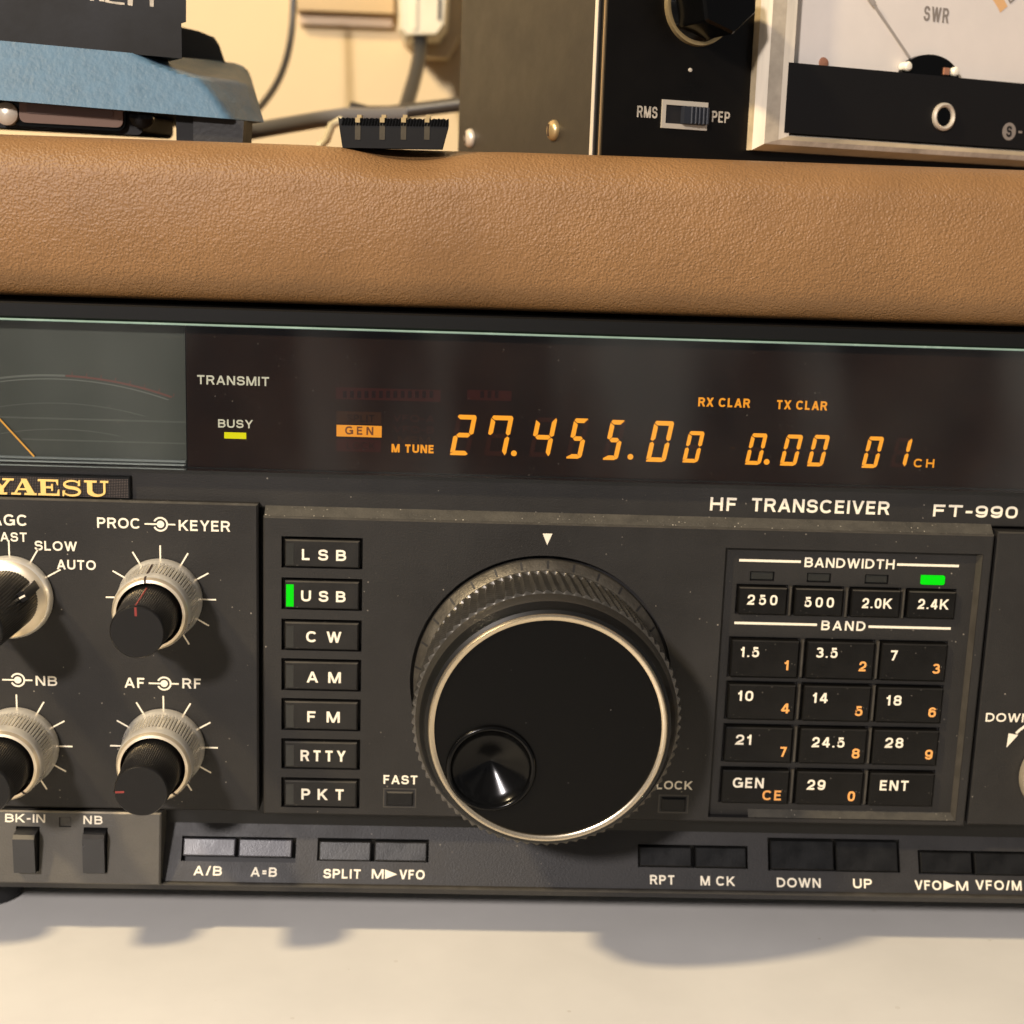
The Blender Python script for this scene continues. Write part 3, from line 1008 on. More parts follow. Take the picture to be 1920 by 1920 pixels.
part(mb, 'lens_ledge', (-110, 3, 45), meter)
# ---- window glass
mb = MB()
mb.box(-183.9, 183.9, 0.0, 2.4, 44.35, 74.35, 'glass')
gl = part(mb, 'window_glass', (0, 0, 44.5))
mb = MB()
mb.cbox(-183.9, 183.9, 74.37, 74.8, -0.05, 2.4, .12, 'teal')
part(mb, 'glass_edge', (0, 0, 74.4), gl)

# ---- name strip under the glass
YS = 2.6
mb = MB()
mb.cbox(-184, 184, 36.2, 44.3, YS, 13, .3, 'panel')
mb.tpx('HF', 1331, 957, 1381, 25, YS - .05, 'print', 958.5, bold=0.016, sp=1.15)
mb.tpx('TRANSCEIVER', 1408, 958.5, 1667, 25, YS - .05, 'print', 965.5, bold=0.018)
mb.tpx('FT-990', 1749, 968.5, 1907, 22.5, YS - .05, 'print', 972, bold=0.024)
part(mb, 'name_strip', (0, YS, 36.2))

# ---- gold lettered badge, letters drawn as slab serif strokes
mb = MB()
br = W.px(244.5, 913, YS - 1)[0]
zt = W.px(150, 890.5, YS - 1)[1]
zb = W.px(150, 934.5, YS - 1)[1]
bl = 2 * W.px(92, 913, YS - 1)[0] - br
mb.cbox(bl, br, zb, zt, YS - 1.0, YS + .5, .25, 'black')
for i in range(int((br - bl - .7) / .34)):
    for j in range(int((zt - zb - .7) / .34)):
        x, z = bl + .42 + i * .34, zb + .42 + j * .34
        mb.flat([(x, z), (x + .17, z), (x + .17, z + .17), (x, z + .17)], YS - 1.01, 'badge_dot')
bdg = part(mb, 'name_badge', (bl, YS - 1, zb))


def slab(ch, xl, xr, zb, zt):
    w_, h = xr - xl, zt - zb
    R = []
    s, tk = .36 * h / 3.0, .95 * h / 3.0
    if ch == 'Y':
        R += [[(0, h - s), (.48 * w_, h - s), (.48 * w_, h), (0, h)], [(.58 * w_, h - s), (w_, h - s), (w_, h), (.58 * w_, h)],
              [(.1 * w_, h - s), (.37 * w_, h - s), (.62 * w_, .42 * h), (.36 * w_, .42 * h)], [(.74 * w_, h - s), (.86 * w_, h - s), (.62 * w_, .36 * h), (.55 * w_, .5 * h)],
              [(.36 * w_, s), (.62 * w_, s), (.62 * w_, .45 * h), (.36 * w_, .45 * h)], [(.24 * w_, 0), (.74 * w_, 0), (.74 * w_, s), (.24 * w_, s)]]
    if ch == 'A':
        R += [[(0, 0), (.38 * w_, 0), (.38 * w_, s), (0, s)], [(.52 * w_, 0), (w_, 0), (w_, s), (.52 * w_, s)],
              [(.12 * w_, s), (.22 * w_, s), (.52 * w_, h * .93), (.45 * w_, h)], [(.64 * w_, s), (.92 * w_, s), (.62 * w_, h), (.4 * w_, h)],
              [(.24 * w_, .30 * h), (.7 * w_, .30 * h), (.7 * w_, .30 * h + s * .9), (.27 * w_, .30 * h + s * .9)]]
    if ch == 'E':
        R += [[(0, 0), (w_, 0), (w_, s), (0, s)], [(0, h - s), (w_ * .95, h - s), (w_ * .95, h), (0, h)], [(.12 * w_, s), (.12 * w_ + tk, s), (.12 * w_ + tk, h - s), (.12 * w_, h - s)],
              [(.12 * w_ + tk, h * .45), (.68 * w_, h * .45), (.68 * w_, h * .45 + s), (.12 * w_ + tk, h * .45 + s)], [(.88 * w_, s), (w_, s), (w_, .38 * h), (.93 * w_, .38 * h)],
              [(.84 * w_, h - s), (.9 * w_, .66 * h), (.95 * w_, .66 * h), (.95 * w_, h - s)], [(.62 * w_, .3 * h), (.7 * w_, .3 * h), (.7 * w_, .72 * h), (.62 * w_, .72 * h)]]
    if ch == 'S':
        n = 14
        pts = []
        for i in range(n + 1):
            a = math.radians(20 + 250 * i / n)
            pts.append((.5 * w_ + .38 * w_ * math.cos(a), .735 * h + .215 * h * math.sin(a)))
        for i in range(1, n + 1):
            a = math.radians(90 - 250 * i / n)
            pts.append((.5 * w_ + .40 * w_ * math.cos(a), .275 * h + .235 * h * math.sin(a)))
        for i in range(len(pts) - 1):
            (xa, za), (xb, zb2) = pts[i], pts[i + 1]
            d = Vector((xb - xa, zb2 - za))
            if d.length < 1e-6:
                continue
            ww = (.13 + .17 * (abs(math.sin(math.pi * i / (len(pts) - 1))) ** 2)) * h * .62
            d.normalize()
            nx_, nz_ = -d.y * ww / 2, d.x * ww / 2
            e = d * .06
            R.append([(xa + nx_ - e.x, za + nz_ - e.y), (xa - nx_ - e.x, za - nz_ - e.y), (xb - nx_ + e.x, zb2 - nz_ + e.y), (xb + nx_ + e.x, zb2 + nz_ + e.y)])
        R += [[(.80 * w_, .66 * h), (.93 * w_, .66 * h), (.93 * w_, h), (.85 * w_, h)], [(.03 * w_, 0), (.1 * w_, 0), (.16 * w_, .34 * h), (.03 * w_, .34 * h)]]
    if ch == 'U':
        R += [[(0, h - s), (.52 * w_, h - s), (.52 * w_, h), (0, h)], [(.66 * w_, h - s), (w_, h - s), (w_, h), (.66 * w_, h)],
              [(.12 * w_, .3 * h), (.12 * w_ + tk, .3 * h), (.12 * w_ + tk, h - s), (.12 * w_, h - s)], [(.79 * w_, .3 * h), (.88 * w_, .3 * h), (.88 * w_, h - s), (.79 * w_, h - s)]]
        n = 10
        for i in range(n):
            a0, a1 = math.pi + math.pi * i / n, math.pi + math.pi * (i + 1) / n
            R.append([(.5 * w_ + .38 * w_ * math.cos(a0), .3 * h + .3 * h * math.sin(a0)), (.5 * w_ + .38 * w_ * math.cos(a1), .3 * h + .3 * h * math.sin(a1)),
                      (.58 * w_ + .21 * w_ * math.cos(a1), .32 * h + .18 * h * math.sin(a1)), (.58 * w_ + .21 * w_ * math.cos(a0), .32 * h + .18 * h * math.sin(a0))])
    return [[(xl + x, zb + z) for x, z in q] for q in R]


mb = MB()
for k, (ch, u0, u1) in enumerate((('Y', -24, 26), ('A', 21.5, 68), ('E', 72, 111), ('S', 117, 153), ('U', 158.5, 203))):
    x0, z0 = W.px(u0, 929, YS - 1.2)
    x1, z1 = W.px(u1, 899.5, YS - 1.2)
    zz0 = W.px(92, 929, YS - 1.2)[1]
    zz1 = W.px(92, 899, YS - 1.2)[1]
    for i, q in enumerate(slab(ch, x0, x1, zz0, zz1)):
        yy = YS - 1.30 - .006 * i
        mb.prism(q, yy, YS - 1.0, 'gold')
part(mb, 'badge_lettering', (bl, YS - 1, zb), bdg)

# ---- central control panel
ZP0, ZP1 = -31.95, 35.0
XP0, XP1 = -59.75, 95.9
DIAL = (0.0, 0.0)
mode_rows = [(1006, 1065.5, 'LSB', 566, 649, 1050.4, 1.9), (1083, 1143.5, 'USB', 564.5, 648, 1127.8, 1.9), (1160.5, 1220, 'CW', 574, 640, 1204, 2.2),
             (1234.5, 1295, 'AM', 575, 639, 1279.7, 2.2), (1309, 1369.5, 'FM', 576, 637, 1353.9, 2.2), (1384.5, 1442, 'RTTY', 563.5, 648, 1427, 1.35), (1457.5, 1514, 'PKT', 565, 645, 1499.2, 1.9)]
MX0, MX1 = -55.9, -38.8
mrect = []
for vt, vb, *_ in mode_rows:
    mrect.append((MX0, MX1, W.px(600, vb + .5)[1], W.px(600, vt + 1)[1]))
fast = rect_px(W, [(720, 1479.6), (778.5, 1480.5), (777.5, 1512.5), (721, 1512)])
lock = rect_px(W, [(1236.5, 1491.7), (1289, 1492.5), (1287.5, 1523), (1236, 1522)])
KPX0, KPX1 = W.px(1346, 1250)[0], W.px(1822, 1250)[0]
KPZ0, KPZ1 = W.px(1600, 1537)[1], W.px(1600, 1033)[1]
mb = MB()
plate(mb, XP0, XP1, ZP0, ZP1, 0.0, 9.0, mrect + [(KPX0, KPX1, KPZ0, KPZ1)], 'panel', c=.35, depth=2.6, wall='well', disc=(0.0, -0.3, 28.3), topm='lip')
# sloping dusty ledge above the panel
mb.poly([(XP0 + .2, 3.0, 37.1), (XP1 - .2, 3.0, 37.1), (XP1 - .2, .42, 35.02), (XP0 + .2, .42, 35.02)], 'ledge')
mb.poly([(XP0 + .2, 3.0, 37.1), (XP0 + .2, .42, 35.02), (XP0 + .2, 9, 35.02), (XP0 + .2, 9, 37.1)], 'panel')
mb.poly([(XP1 - .2, 3.0, 37.1), (XP1 - .2, .42, 35.02), (XP1 - .2, 9, 35.02), (XP1 - .2, 9, 37.1)], 'panel')
yp = -.05
mb.flat([W.px(1017.5, 1000.3, yp), W.px(1035.8, 1000.6, yp), W.px(1026, 1021.8, yp)], yp, 'print')
for q in (fast, lock):
    mb.flat([(q[0] - .25, q[2] - .25), (q[1] + .25, q[2] - .25), (q[1] + .25, q[3] + .25), (q[0] - .25, q[3] + .25)], -.03, 'lip')
    mb.flat([(q[0], q[2]), (q[1], q[2]), (q[1], q[3]), (q[0], q[3])], -.06, 'well')
mb.tpx('FAST', 719, 1469.7, 783, 16.6, yp, 'print', 1471, bold=0.012)
mb.tpx('LOCK', 1230.5, 1479.5, 1298, 16, yp, 'print', 1481, bold=0.012)
# dished back of the dial recess
mb.disc(0, -.3, 28.3, 2.6, 'well', 96)
part(mb, 'control_panel', (0, 0, 0))

for i, (vt, vb, tx, uL, uR, vbase, sp) in enumerate(mode_rows):
    x0, x1, z0, z1 = mrect[i]
    mb = MB()
    yf = -.35
    mb.cbox(x0 + .75, x1 - .65, z0 + .35, z1 - .65, yf, 2.2, .28, 'key', top='lip')  # lighter top chamfer paints in the light caught by the bevel
    mb.tpx(tx, uL, vbase, uR, 20.5, yf - .04, 'print', vbase + 1.2, bold=0.02, sp=sp)
    b = part(mb, 'mode_button', (x0, yf, z0))
    mb = MB()
    lx0, lz0 = W.px(536.5, vb - 6.5, yf)
    lx1 = W.px(550.5, vb - 7, yf)[0]
    lz1 = W.px(536, vt + 12.5, yf)[1]
    mb.box(lx0, lx1, yf - .05, yf + .1, lz0, lz1, 'led_green' if tx == 'USB' else 'led_off')
    part(mb, 'indicator_lamp', (lx0, yf, lz0), b)
for r in (fast, lock):
    mb = MB()
    mb.cbox(r[0] + .45, r[1] - .4, r[2] + .3, r[3] - .4, -.55, -.05, .3, 'dark_key', top='ledge' if r is fast else None)
    part(mb, 'push_button', (r[0], 0, r[2]))

# ---- keypad recess
YK = 1.5
KX = [W.px(1373.6, 1199, .3)[0], 57.4, 73.8, 88.2]
cols = [(41.0, 55.7), (57.55, 72.2), (73.85, 88.15)]
rowz = [(10.2, 1.9), (.15, -7.8), (-9.7, -17.7), (-19.75, -27.4)]
bwz = (W.px(1500, 1164)[1] + .0, W.px(1500, 1104)[1])
bw = [(1384.5, 1475), (1490.5, 1580.5), (1597, 1688), (1703.5, 1792)]
bwr = []
for a, b in bw:
    bwr.append((W.px(a, 1130)[0], W.px(b, 1130)[0], bwz[0] + 1.2, bwz[1]))
led = [(1406, 1071, 1452, 1089), (1513, 1074, 1558, 1092), (1621.5, 1077, 1666, 1095), (1726, 1078, 1771, 1095.5)]
ledr = []
for a, vt, b, vb in led:
    ledr.append(rect_px(W, [(a, vt), (b, vt + 1), (b, vb + 1), (a, vb)], YK))
mb = MB()
keyholes = [(c0 - .45, c1 + .45, z1 - .45, z0 + .45) for c0, c1 in cols for z0, z1 in rowz] + [(a - .4, b + .4, c - .4, d + .4) for a, b, c, d in bwr] + ledr
plate(mb, KPX0 + .02, KPX1 - .02, KPZ0 + .02, KPZ1 - .02, YK, 1.0, keyholes, 'panel', c=.05, depth=.9, wall='well')
yk = YK - .05


def ln(u0, v0, u1, v1):
    a, b = W.px(u0, v0, yk), W.px(u1, v1, yk)
    z = (a[1] + b[1]) / 2
    mb.line(a[0], z, b[0], z, .55, yk, 'print')


ln(1386, 1050.3, 1501.6, 1053.3)
ln(1682, 1058.2, 1798, 1061.5)
ln(1377, 1167.5, 1531.7, 1171.7)
ln(1628.5, 1174.5, 1782.5, 1179)
mb.tpx('BANDWIDTH', 1508, 1063.7, 1676.6, 18.4, yk, 'print', 1067, bold=0.014)
mb.tpx('BAND', 1539.5, 1181, 1622, 18, yk, 'print', 1183.5, bold=0.014, sp=1.2)
# dusty sill and right wall of the recess
mb.poly([(KPX0 + 9, YK - .02, KPZ0 + 1.5), (KPX1 - .05, YK - .02, KPZ0 + 1.5), (KPX1 - .05, .1, KPZ0 + .12), (KPX0 + 9, .1, KPZ0 + .12)], 'ledge')
mb.poly([(KPX1 - .9, YK - .02, KPZ0), (KPX1 - .05, .1, KPZ0), (KPX1 - .05, .1, KPZ1), (KPX1 - .9, YK - .02, KPZ1)], 'lip')
part(mb, 'keypad_bezel', (KPX0, YK, KPZ0))
for i, r in enumerate(ledr):
    mb = MB()
    if i == 3:
        c = .45
        n = 6
        pts = []
        for (cx_, cz_, a0) in ((r[1] - c, r[3] - c, 0), (r[0] + c, r[3] - c, 90), (r[0] + c, r[2] + c, 180), (r[1] - c, r[2] + c, 270)):
            for k in range(n + 1):
                a = math.radians(a0 + 90 * k / n)
                pts.append((cx_ + c * math.cos(a), cz_ + c * math.sin(a)))
        mb.prism(pts, YK - .25, YK + .8, 'led_green')
    else:
        mb.cbox(r[0] + .25, r[1] - .2, r[2] + .25, r[3] - .2, YK + .35, YK + .8, .1, 'led_off')
    part(mb, 'indicator_lamp', (r[0], YK, r[2]))
bwt = [('250', 1401, 1133.7, 1457, 1.35), ('500', 1507.5, 1138.2, 1563, 1.35), ('2.0K', 1616, 1140.2, 1671.7, 1.05), ('2.4K', 1720.5, 1141.7, 1778, 1.05)]
for r, (tx, uL, v, uR, sp) in zip(bwr, bwt):
    mb = MB()
    yf = .15
    mb.cbox(r[0], r[1], r[2], r[3], yf, YK + .8, .25, 'keypad', top='lip')
    mb.tpx(tx, uL, v, uR, 19, yf - .04, 'print', v + 1.2, bold=0.016, sp=sp)
    part(mb, 'bandwidth_button', (r[0], yf, r[2]))
kt = [[('1.5', 1388, 1231.7, 1423, '1', 1470, 1256.5, 1479), ('3.5', 1529.6, 1233, 1570, '2', 1610, 1258.5, 1623.7), ('7', 1668, 1238, 1682.7, '3', 1747.5, 1263, 1761.6)],
      [('10', 1383, 1313.8, 1411.7, '4', 1464, 1337.4, 1480), ('14', 1523, 1317.7, 1551.7, '5', 1602, 1342.4, 1616.7), ('18', 1661, 1322.4, 1689.7, '6', 1740, 1344.7, 1754)],
      [('21', 1379, 1396, 1409.4, '7', 1461, 1418.7, 1474.7), ('24.5', 1522, 1401, 1583, '8', 1596.5, 1421.9, 1611), ('28', 1659, 1401.9, 1693, '9', 1733.5, 1424, 1747.8)],
      [('GEN', 1373.5, 1477, 1431.4, 'CE', 1429, 1500.3, 1464.7), ('29', 1513, 1480.6, 1546.7, '0', 1588.6, 1502, 1602.2), ('ENT', 1649, 1482, 1703, '', 0, 0, 0)]]
for j, (z0, z1) in enumerate(rowz):
    for i, (c0, c1) in enumerate(cols):
        tx, uL, v, uR, t2, uL2, v2, uR2 = kt[j][i]
        mb = MB()
        yf = .1
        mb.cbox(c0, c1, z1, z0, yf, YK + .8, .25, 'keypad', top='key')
        mb.tpx(tx, uL, v, uR, 19, yf - .04, 'print', v + .8, bold=0.016, sp=1.1)
        if t2:
            mb.tpx(t2, uL2, v2, uR2, 18.5, yf - .04, 'print_orange', v2 + .3, bold=0.02, sp=1.1)
        part(mb, 'keypad_key', (c0, yf, z1))
mb = MB()
for c in cols[:2]:                               # ribs between the keys
    for z0, z1 in rowz:
        mb.cbox(c[1] + .62, c[1] + 1.2, z1, z0 + .2, .55, YK + .5, .15, 'lip')
for k in range(3):
    xx = (bwr[k][1] + bwr[k + 1][0]) / 2
    mb.cbox(xx - .25, xx + .25, bwr[k][2] - .3, bwr[k][3] + .2, .5, YK + .5, .15, 'lip')
part(mb, 'key_ribs', (KPX0, 1, KPZ0))

# ---- left and right control panels
YL = .5
XL1 = -60.85
mb = MB()
plate(mb, -184, XL1, -31.7, 37.45, YL, 9, [], 'panel', c=.4, topm='lip')
yl = YL - .05
mb.tpx('AGC', -16, 984.5, 52, 21, yl, 'print', 986.3, bold=0.010)
mb.tpx('FAST', -14, 1014.5, 51, 17.3, yl, 'print', 1016, bold=0.010)
mb.tpx('SLOW', 65, 1032.2, 144.6, 17.8, yl, 'print', 1033, bold=0.010)
mb.tpx('AUTO', 106.8, 1067.5, 179.8, 18, yl, 'print', 1068.6, bold=0.010)
mb.tpx('PROC', 182.3, 990, 263.6, 19.6, yl, 'print', 991, bold=0.010)
mb.tpx('KEYER', 335.2, 995, 431.6, 20, yl, 'print', 997, bold=0.010)
mb.tpx('NB', 67.2, 1285.6, 107.5, 18.2, yl, 'print', 1286, bold=0.010, sp=1.1)
mb.tpx('AF', 233.6, 1289.5, 271.7, 19, yl, 'print', 1290, bold=0.010, sp=1.1)
mb.tpx('RF', 342, 1290.8, 377.7, 19, yl, 'print', 1291.3, bold=0.010, sp=1.15)


def concentric(uc, vc):
    x, z = W.px(uc, vc, yl)
    mb.disc(x, z, .78, yl, 'print', 28)
    mb.arc(x, z, 1.2, 1.58, -155, 155, yl, 'print', 44)
    mb.line(x - 3.3, z, x - .7, z, .34, yl - .004, 'print')
    mb.line(x + 1.5, z, x + 3.1, z, .34, yl - .004, 'print')


concentric(300.8, 983)
concentric(33.3, 1275)
concentric(307.8, 1281.7)
KN = {'proc': W.px(302, 1122, YL), 'af': W.px(307.8, 1400, YL), 'agc': W.px(20.5, 1118, YL), 'nb': W.px(34.4, 1397.5, YL)}
KN['far'] = (2 * KN['nb'][0] - KN['af'][0], KN['nb'][1])
KN['far2'] = (2 * KN['agc'][0] - KN['proc'][0], KN['agc'][1])


def ticks(x, z, angs, r0=8.6, r1=11.6):
    for a in angs:
        c, s_ = math.cos(math.radians(a)), math.sin(math.radians(a))
        mb.line(x + r0 * c, z + r0 * s_, x + r1 * c, z + r1 * s_, .33, yl, 'print')


for k in ('proc', 'af', 'nb', 'far', 'far2'):
    ticks(*KN[k], range(-60, 241, 30))
ticks(*KN['agc'], (30, 60, 90, 120, 150), 8.6, 12.2)
part(mb, 'control_panel', (-100, YL, 0))
XR0 = 96.75
mb = MB()
plate(mb, XR0, 184, -31.7, 35.6, YL, 9, [], 'panel', c=.3, topm='lip')
mb.tpx('DOWN', 1847.6, 1352.5, 1931, 16.3, yl, 'print', 1355, bold=0.012)
rk = W.px(1984, 1452, YL)
kx, kz = rk
ag = W.px(1905, 1375, yl)
ar = math.hypot(ag[0] - kx, ag[1] - kz)
aa = math.degrees(math.atan2(ag[1] - kz, ag[0] - kx))
mb.arc(kx, kz, ar - .3, ar + .3, 80, aa, yl, 'print', 30)
pts = [W.px(1887, 1402, yl), W.px(1909, 1378, yl), W.px(1891, 1375, yl)]
mb.flat([pts[0], pts[1], pts[2]], yl - .01, 'print')
ticks(kx, kz, range(-45, 46, 30))
part(mb, 'control_panel', (130, YL, 0))
mb = MB()                                        # dark body seen in the seams between the panels
mb.box(-183, 183, 6.0, 12.9, -49.5, 44.2, 'black')
part(mb, 'inner_chassis', (0, 8, 0))

# ---- small knobs: silver ring with a black cap
def knob_ring(x, z, ang=0):
    mb = MB()
    prof = [(8.1, YL - .02), (8.85, YL - .5), (8.85, -1.0), (8.72, -1.8), (8.45, -2.4)] + [(8.43, -3.4), (8.35, -5.0), (8.2, -7.0), (8.05, -8.4)] + [(8.03, -8.6), (7.98, -10.0), (7.75, -11.2), (7.3, -11.85), (6.75, -12.0), (6.55, -11.6), (6.4, -9.5)]
    ms = ['silver'] * 4 + ['silver'] + ['silver'] * 3 + ['silver'] + ['silver', 'silver', 'silver_lip', 'silver_lip', 'dark_mark', 'dark_mark']
    n = 420

    def rf(j, i, a):
        return -.28 if (5 <= j <= 8 and (i % 6) in (2, 3)) else 0

    def mf(j, i):
        return 'slot' if (5 <= j < 8 and (i % 6) in (2,)) else None
    mb.lathe(x, z, prof, n, ms, rf, matfun=mf)
    # pointer groove
    return mb.build('dual_knob', radio, (x, 0, z), 40)


def knob_cap(x, z, parent, ang, mark):
    mb = MB()
    prof = [(6.1, -9.5), (6.05, -12.2), (5.95, -13.0), (5.75, -16.5), (5.55, -20.5), (5.42, -23.2), (5.36, -23.7), (5.1, -24.0)]
    n = 320

    def rf(j, i, a):
        return -.10 if (2 <= j <= 4 and (i % 4) in (1, 2)) else 0
    mb.lathe(x, z, prof, n, ['knob_black'] * 7, rf)
    mb.disc(x, z, 5.1, -24.0, 'cap_black', 80)
    c, s_ = math.cos(math.radians(ang)), math.sin(math.radians(ang))
    mb.line(x + 3.3 * c, z + 3.3 * s_, x + 5.1 * c, z + 5.1 * s_, .45, -24.03, 'red_mark')
    P = [(5.45, -23.9), (5.62, -20.5), (5.82, -16.5), (6.03, -13.0)]
    for (ra, ya), (rb, yb) in zip(P[:-1], P[1:]):
        h = .15
        mb.poly([(x + ra * c - h * s_, ya, z + ra * s_ + h * c), (x + ra * c + h * s_, ya, z + ra * s_ - h * c), (x + rb * c + h * s_, yb, z + rb * s_ - h * c), (x + rb * c - h * s_, yb, z + rb * s_ + h * c)], mark)
    return mb.build('cap', parent, (x, 0, z), 40)


def ring_mark(x, z, parent, ang):
    mb = MB()
    c, s_ = math.cos(math.radians(ang)), math.sin(math.radians(ang))
    h = .22
    P = [(6.7, -12.06), (7.34, -11.93), (7.80, -11.25), (8.07, -8.6), (8.38, -5.0), (8.48, -3.3)]
    for (ra, ya), (rb, yb) in zip(P[:-1], P[1:]):
        mb.poly([(x + ra * c - h * s_, ya, z + ra * s_ + h * c), (x + ra * c + h * s_, ya, z + ra * s_ - h * c), (x + rb * c + h * s_, yb, z + rb * s_ - h * c), (x + rb * c - h * s_, yb, z + rb * s_ + h * c)], 'dark_mark')
    return mb.build('pointer_line', parent, (x, 0, z))


for k, ca, ra in (('proc', 92, 96), ('af', 183, -52), ('nb', 200, -52), ('far', 140, 100), ('far2', 60, 120)):
    x, z = KN[k]
    o = knob_ring(x, z)
    knob_cap(x, z, o, ca, 'red_mark')
    ring_mark(x, z, o, ra)

# selector knob: flat silver skirt and a black cap with a pointer fin
def selector(x, z, ang):
    mb = MB()
    mb.lathe(x, z, [(8.2, YL - .02), (9.0, YL - .5), (8.9, -1.0), (8.3, -2.0), (6.8, -2.6), (6.2, -2.7)], 120, ['silver', 'silver', 'silver', 'silver_lip', 'silver_lip'])
    o = mb.build('selector_knob', radio, (x, 0, z), 40)
    mb = MB()
    n = 320

    def rf(j, i, a):
        return -.13 if (1 <= j <= 4 and (i % 5) in (1, 2)) else 0
    mb.lathe(x, z, [(6.5, -2.0), (6.45, -3.0), (6.2, -9), (5.9, -16), (5.6, -22), (5.45, -23.6), (5.1, -24)], n, 'knob_black', rf)
    mb.disc(x, z, 5.1, -24, 'cap_black', 80)
    F = Frame((x, 0, z), (math.cos(math.radians(ang)), 0, math.sin(math.radians(ang))), (0, 1, 0), (-math.sin(math.radians(ang)), 0, math.cos(math.radians(ang))))
    mb.F = F
    mb.prism([(3, -1.15), (7.6, -1.0), (7.6, 1.0), (3, 1.15)], -11.5, -3.0, 'knob_black')
    mb.box(5.9, 7.4, -11.56, -11.5, -.2, .2, 'print')
    mb.build('cap', o, (x, 0, z), 40)


selector(*KN['agc'], 30)
mb = MB()
mb.lathe(kx, kz, [(8.3, YL - .02), (9.0, YL - .5), (8.95, -1.4), (8.6, -2.2), (6.5, -2.6), (6.3, -2.8)], 160, 'silver_lip')
o = mb.build('selector_knob', radio, (kx, 0, kz), 40)
mb = MB()
mb.lathe(kx, kz, [(6.6, -2), (6.4, -9), (5.6, -23), (5.1, -24)], 160, 'knob_black')
mb.disc(kx, kz, 5.1, -24, 'cap_black', 60)
mb.build('cap', o, (kx, 0, kz), 40)

# ---- main tuning dial
mb = MB()
n = 84 * 8
prof, ms = [(26.4, 2.0), (27.5, 1.2), (27.55, -.5), (27.45, -.75), (25.75, -2.5), (25.7, -2.8)], ['dial_skirt'] * 5
k0 = len(prof)
rowsk = 41
for i in range(rowsk):
    prof.append((25.75 + 1.6 * i / rowsk, -3.0 - 20.0 * i / (rowsk - 1)))
    ms.append('dial_knurl')
k1 = len(prof)
prof += [(26.45, -23.1), (26.3, -23.5), (26.1, -24.2), (25.6, -25.6), (24.9, -26.6), (24.5, -27.9), (23.85, -28.3)]
ms += ['dial_knurl'] + ['dial_shoulder'] * 3 + ['black'] * 3
NP = n


def dial_r(j, i, a):
    if k0 <= j < k1:
        row = j - k0
        ph = ((i + row * .03) % 8) / 8
        tooth = (ph / .72 if ph < .72 else (1 - ph) / .28)
        ridge = .14 if (row % 4) in (1, 2) else 0.0
        return -.70 + .70 * tooth + ridge * tooth
    return 0


DZ = -.35
mb.lathe(0, DZ, prof, n, ms, dial_r)
for i in range(30):                              # engraved lines on the skirt
    a = math.radians(i * 12 + 5.2)
    c, s_ = math.cos(a), math.sin(a)
    h = .24
    for (ra, ya), (rb, yb) in (((27.35, -.80), (25.95, -2.25)),):
        e = .10
        mb.poly([((ra + e) * c - h * s_, ya, DZ + (ra + e) * s_ + h * c), ((ra + e) * c + h * s_, ya, DZ + (ra + e) * s_ - h * c), ((rb + e) * c + h * s_, yb, DZ + (rb + e) * s_ - h * c), ((rb + e) * c - h * s_, yb, DZ + (rb + e) * s_ + h * c)], 'well')
dial = mb.build('tuning_dial', radio, (0, 0, 0), 30)
mb = MB()
mb.lathe(0, DZ, [(23.85, -28.2), (23.75, -28.55), (23.45, -28.85), (22.9, -28.85), (22.55, -28.6), (22.45, -28.1)], 240, 'trim')
mb.build('trim_ring', dial, (0, 0, 0), 40)
dc = W.px(920.5, 1439.5, -28.2)
mb = MB()
# face plate with a round opening for the finger dimple
n = 160
ro = 22.45
for i in range(n):
    a0, a1 = 2 * math.pi * i / n, 2 * math.pi * (i + 1) / n
    P0, P1 = (ro * math.cos(a0), DZ + ro * math.sin(a0)), (ro * math.cos(a1), DZ + ro * math.sin(a1))

    def inner(a):
        # ray from the dimple centre towards the rim point
        return (dc[0] + 9.0 * math.cos(a), dc[1] + 9.0 * math.sin(a))
    b0, b1 = math.atan2(P0[1] - dc[1], P0[0] - dc[0]), math.atan2(P1[1] - dc[1], P1[0] - dc[0])
    mb.flat([inner(b0), P0, P1, inner(b1)], -28.25, 'face_black')
mb.build('face_plate', dial, (0, 0, -28))
mb = MB()
pr = [(9.02, -28.24), (8.95, -28.8), (8.7, -29.15), (8.3, -29.2), (8.0, -28.95), (7.8, -28.5)]
NB_ = 40                                         # nearly conical dish, steeper towards its rim
rr_, yy_ = 7.8, -28.5
for i in range(1, NB_):
    rn = 7.8 * (1 - i / NB_)
    rm = (rr_ + rn) / 2
    th_ = 12 + 16.5 * min(1.0, rm / 3.2) ** .5 + (17 * ((rm - 6.2) / 1.6) if rm > 6.2 else 0)
    yy_ += (rr_ - rn) * math.tan(math.radians(th_))
    rr_ = rn
    pr.append((rr_, yy_))
pr.append((0.03, yy_ + .02))
mb.lathe(dc[0], dc[1], pr, 120, 'gloss_black', cap1=True)
mb.build('finger_dimple', dial, (dc[0], -28, dc[1]), 50)

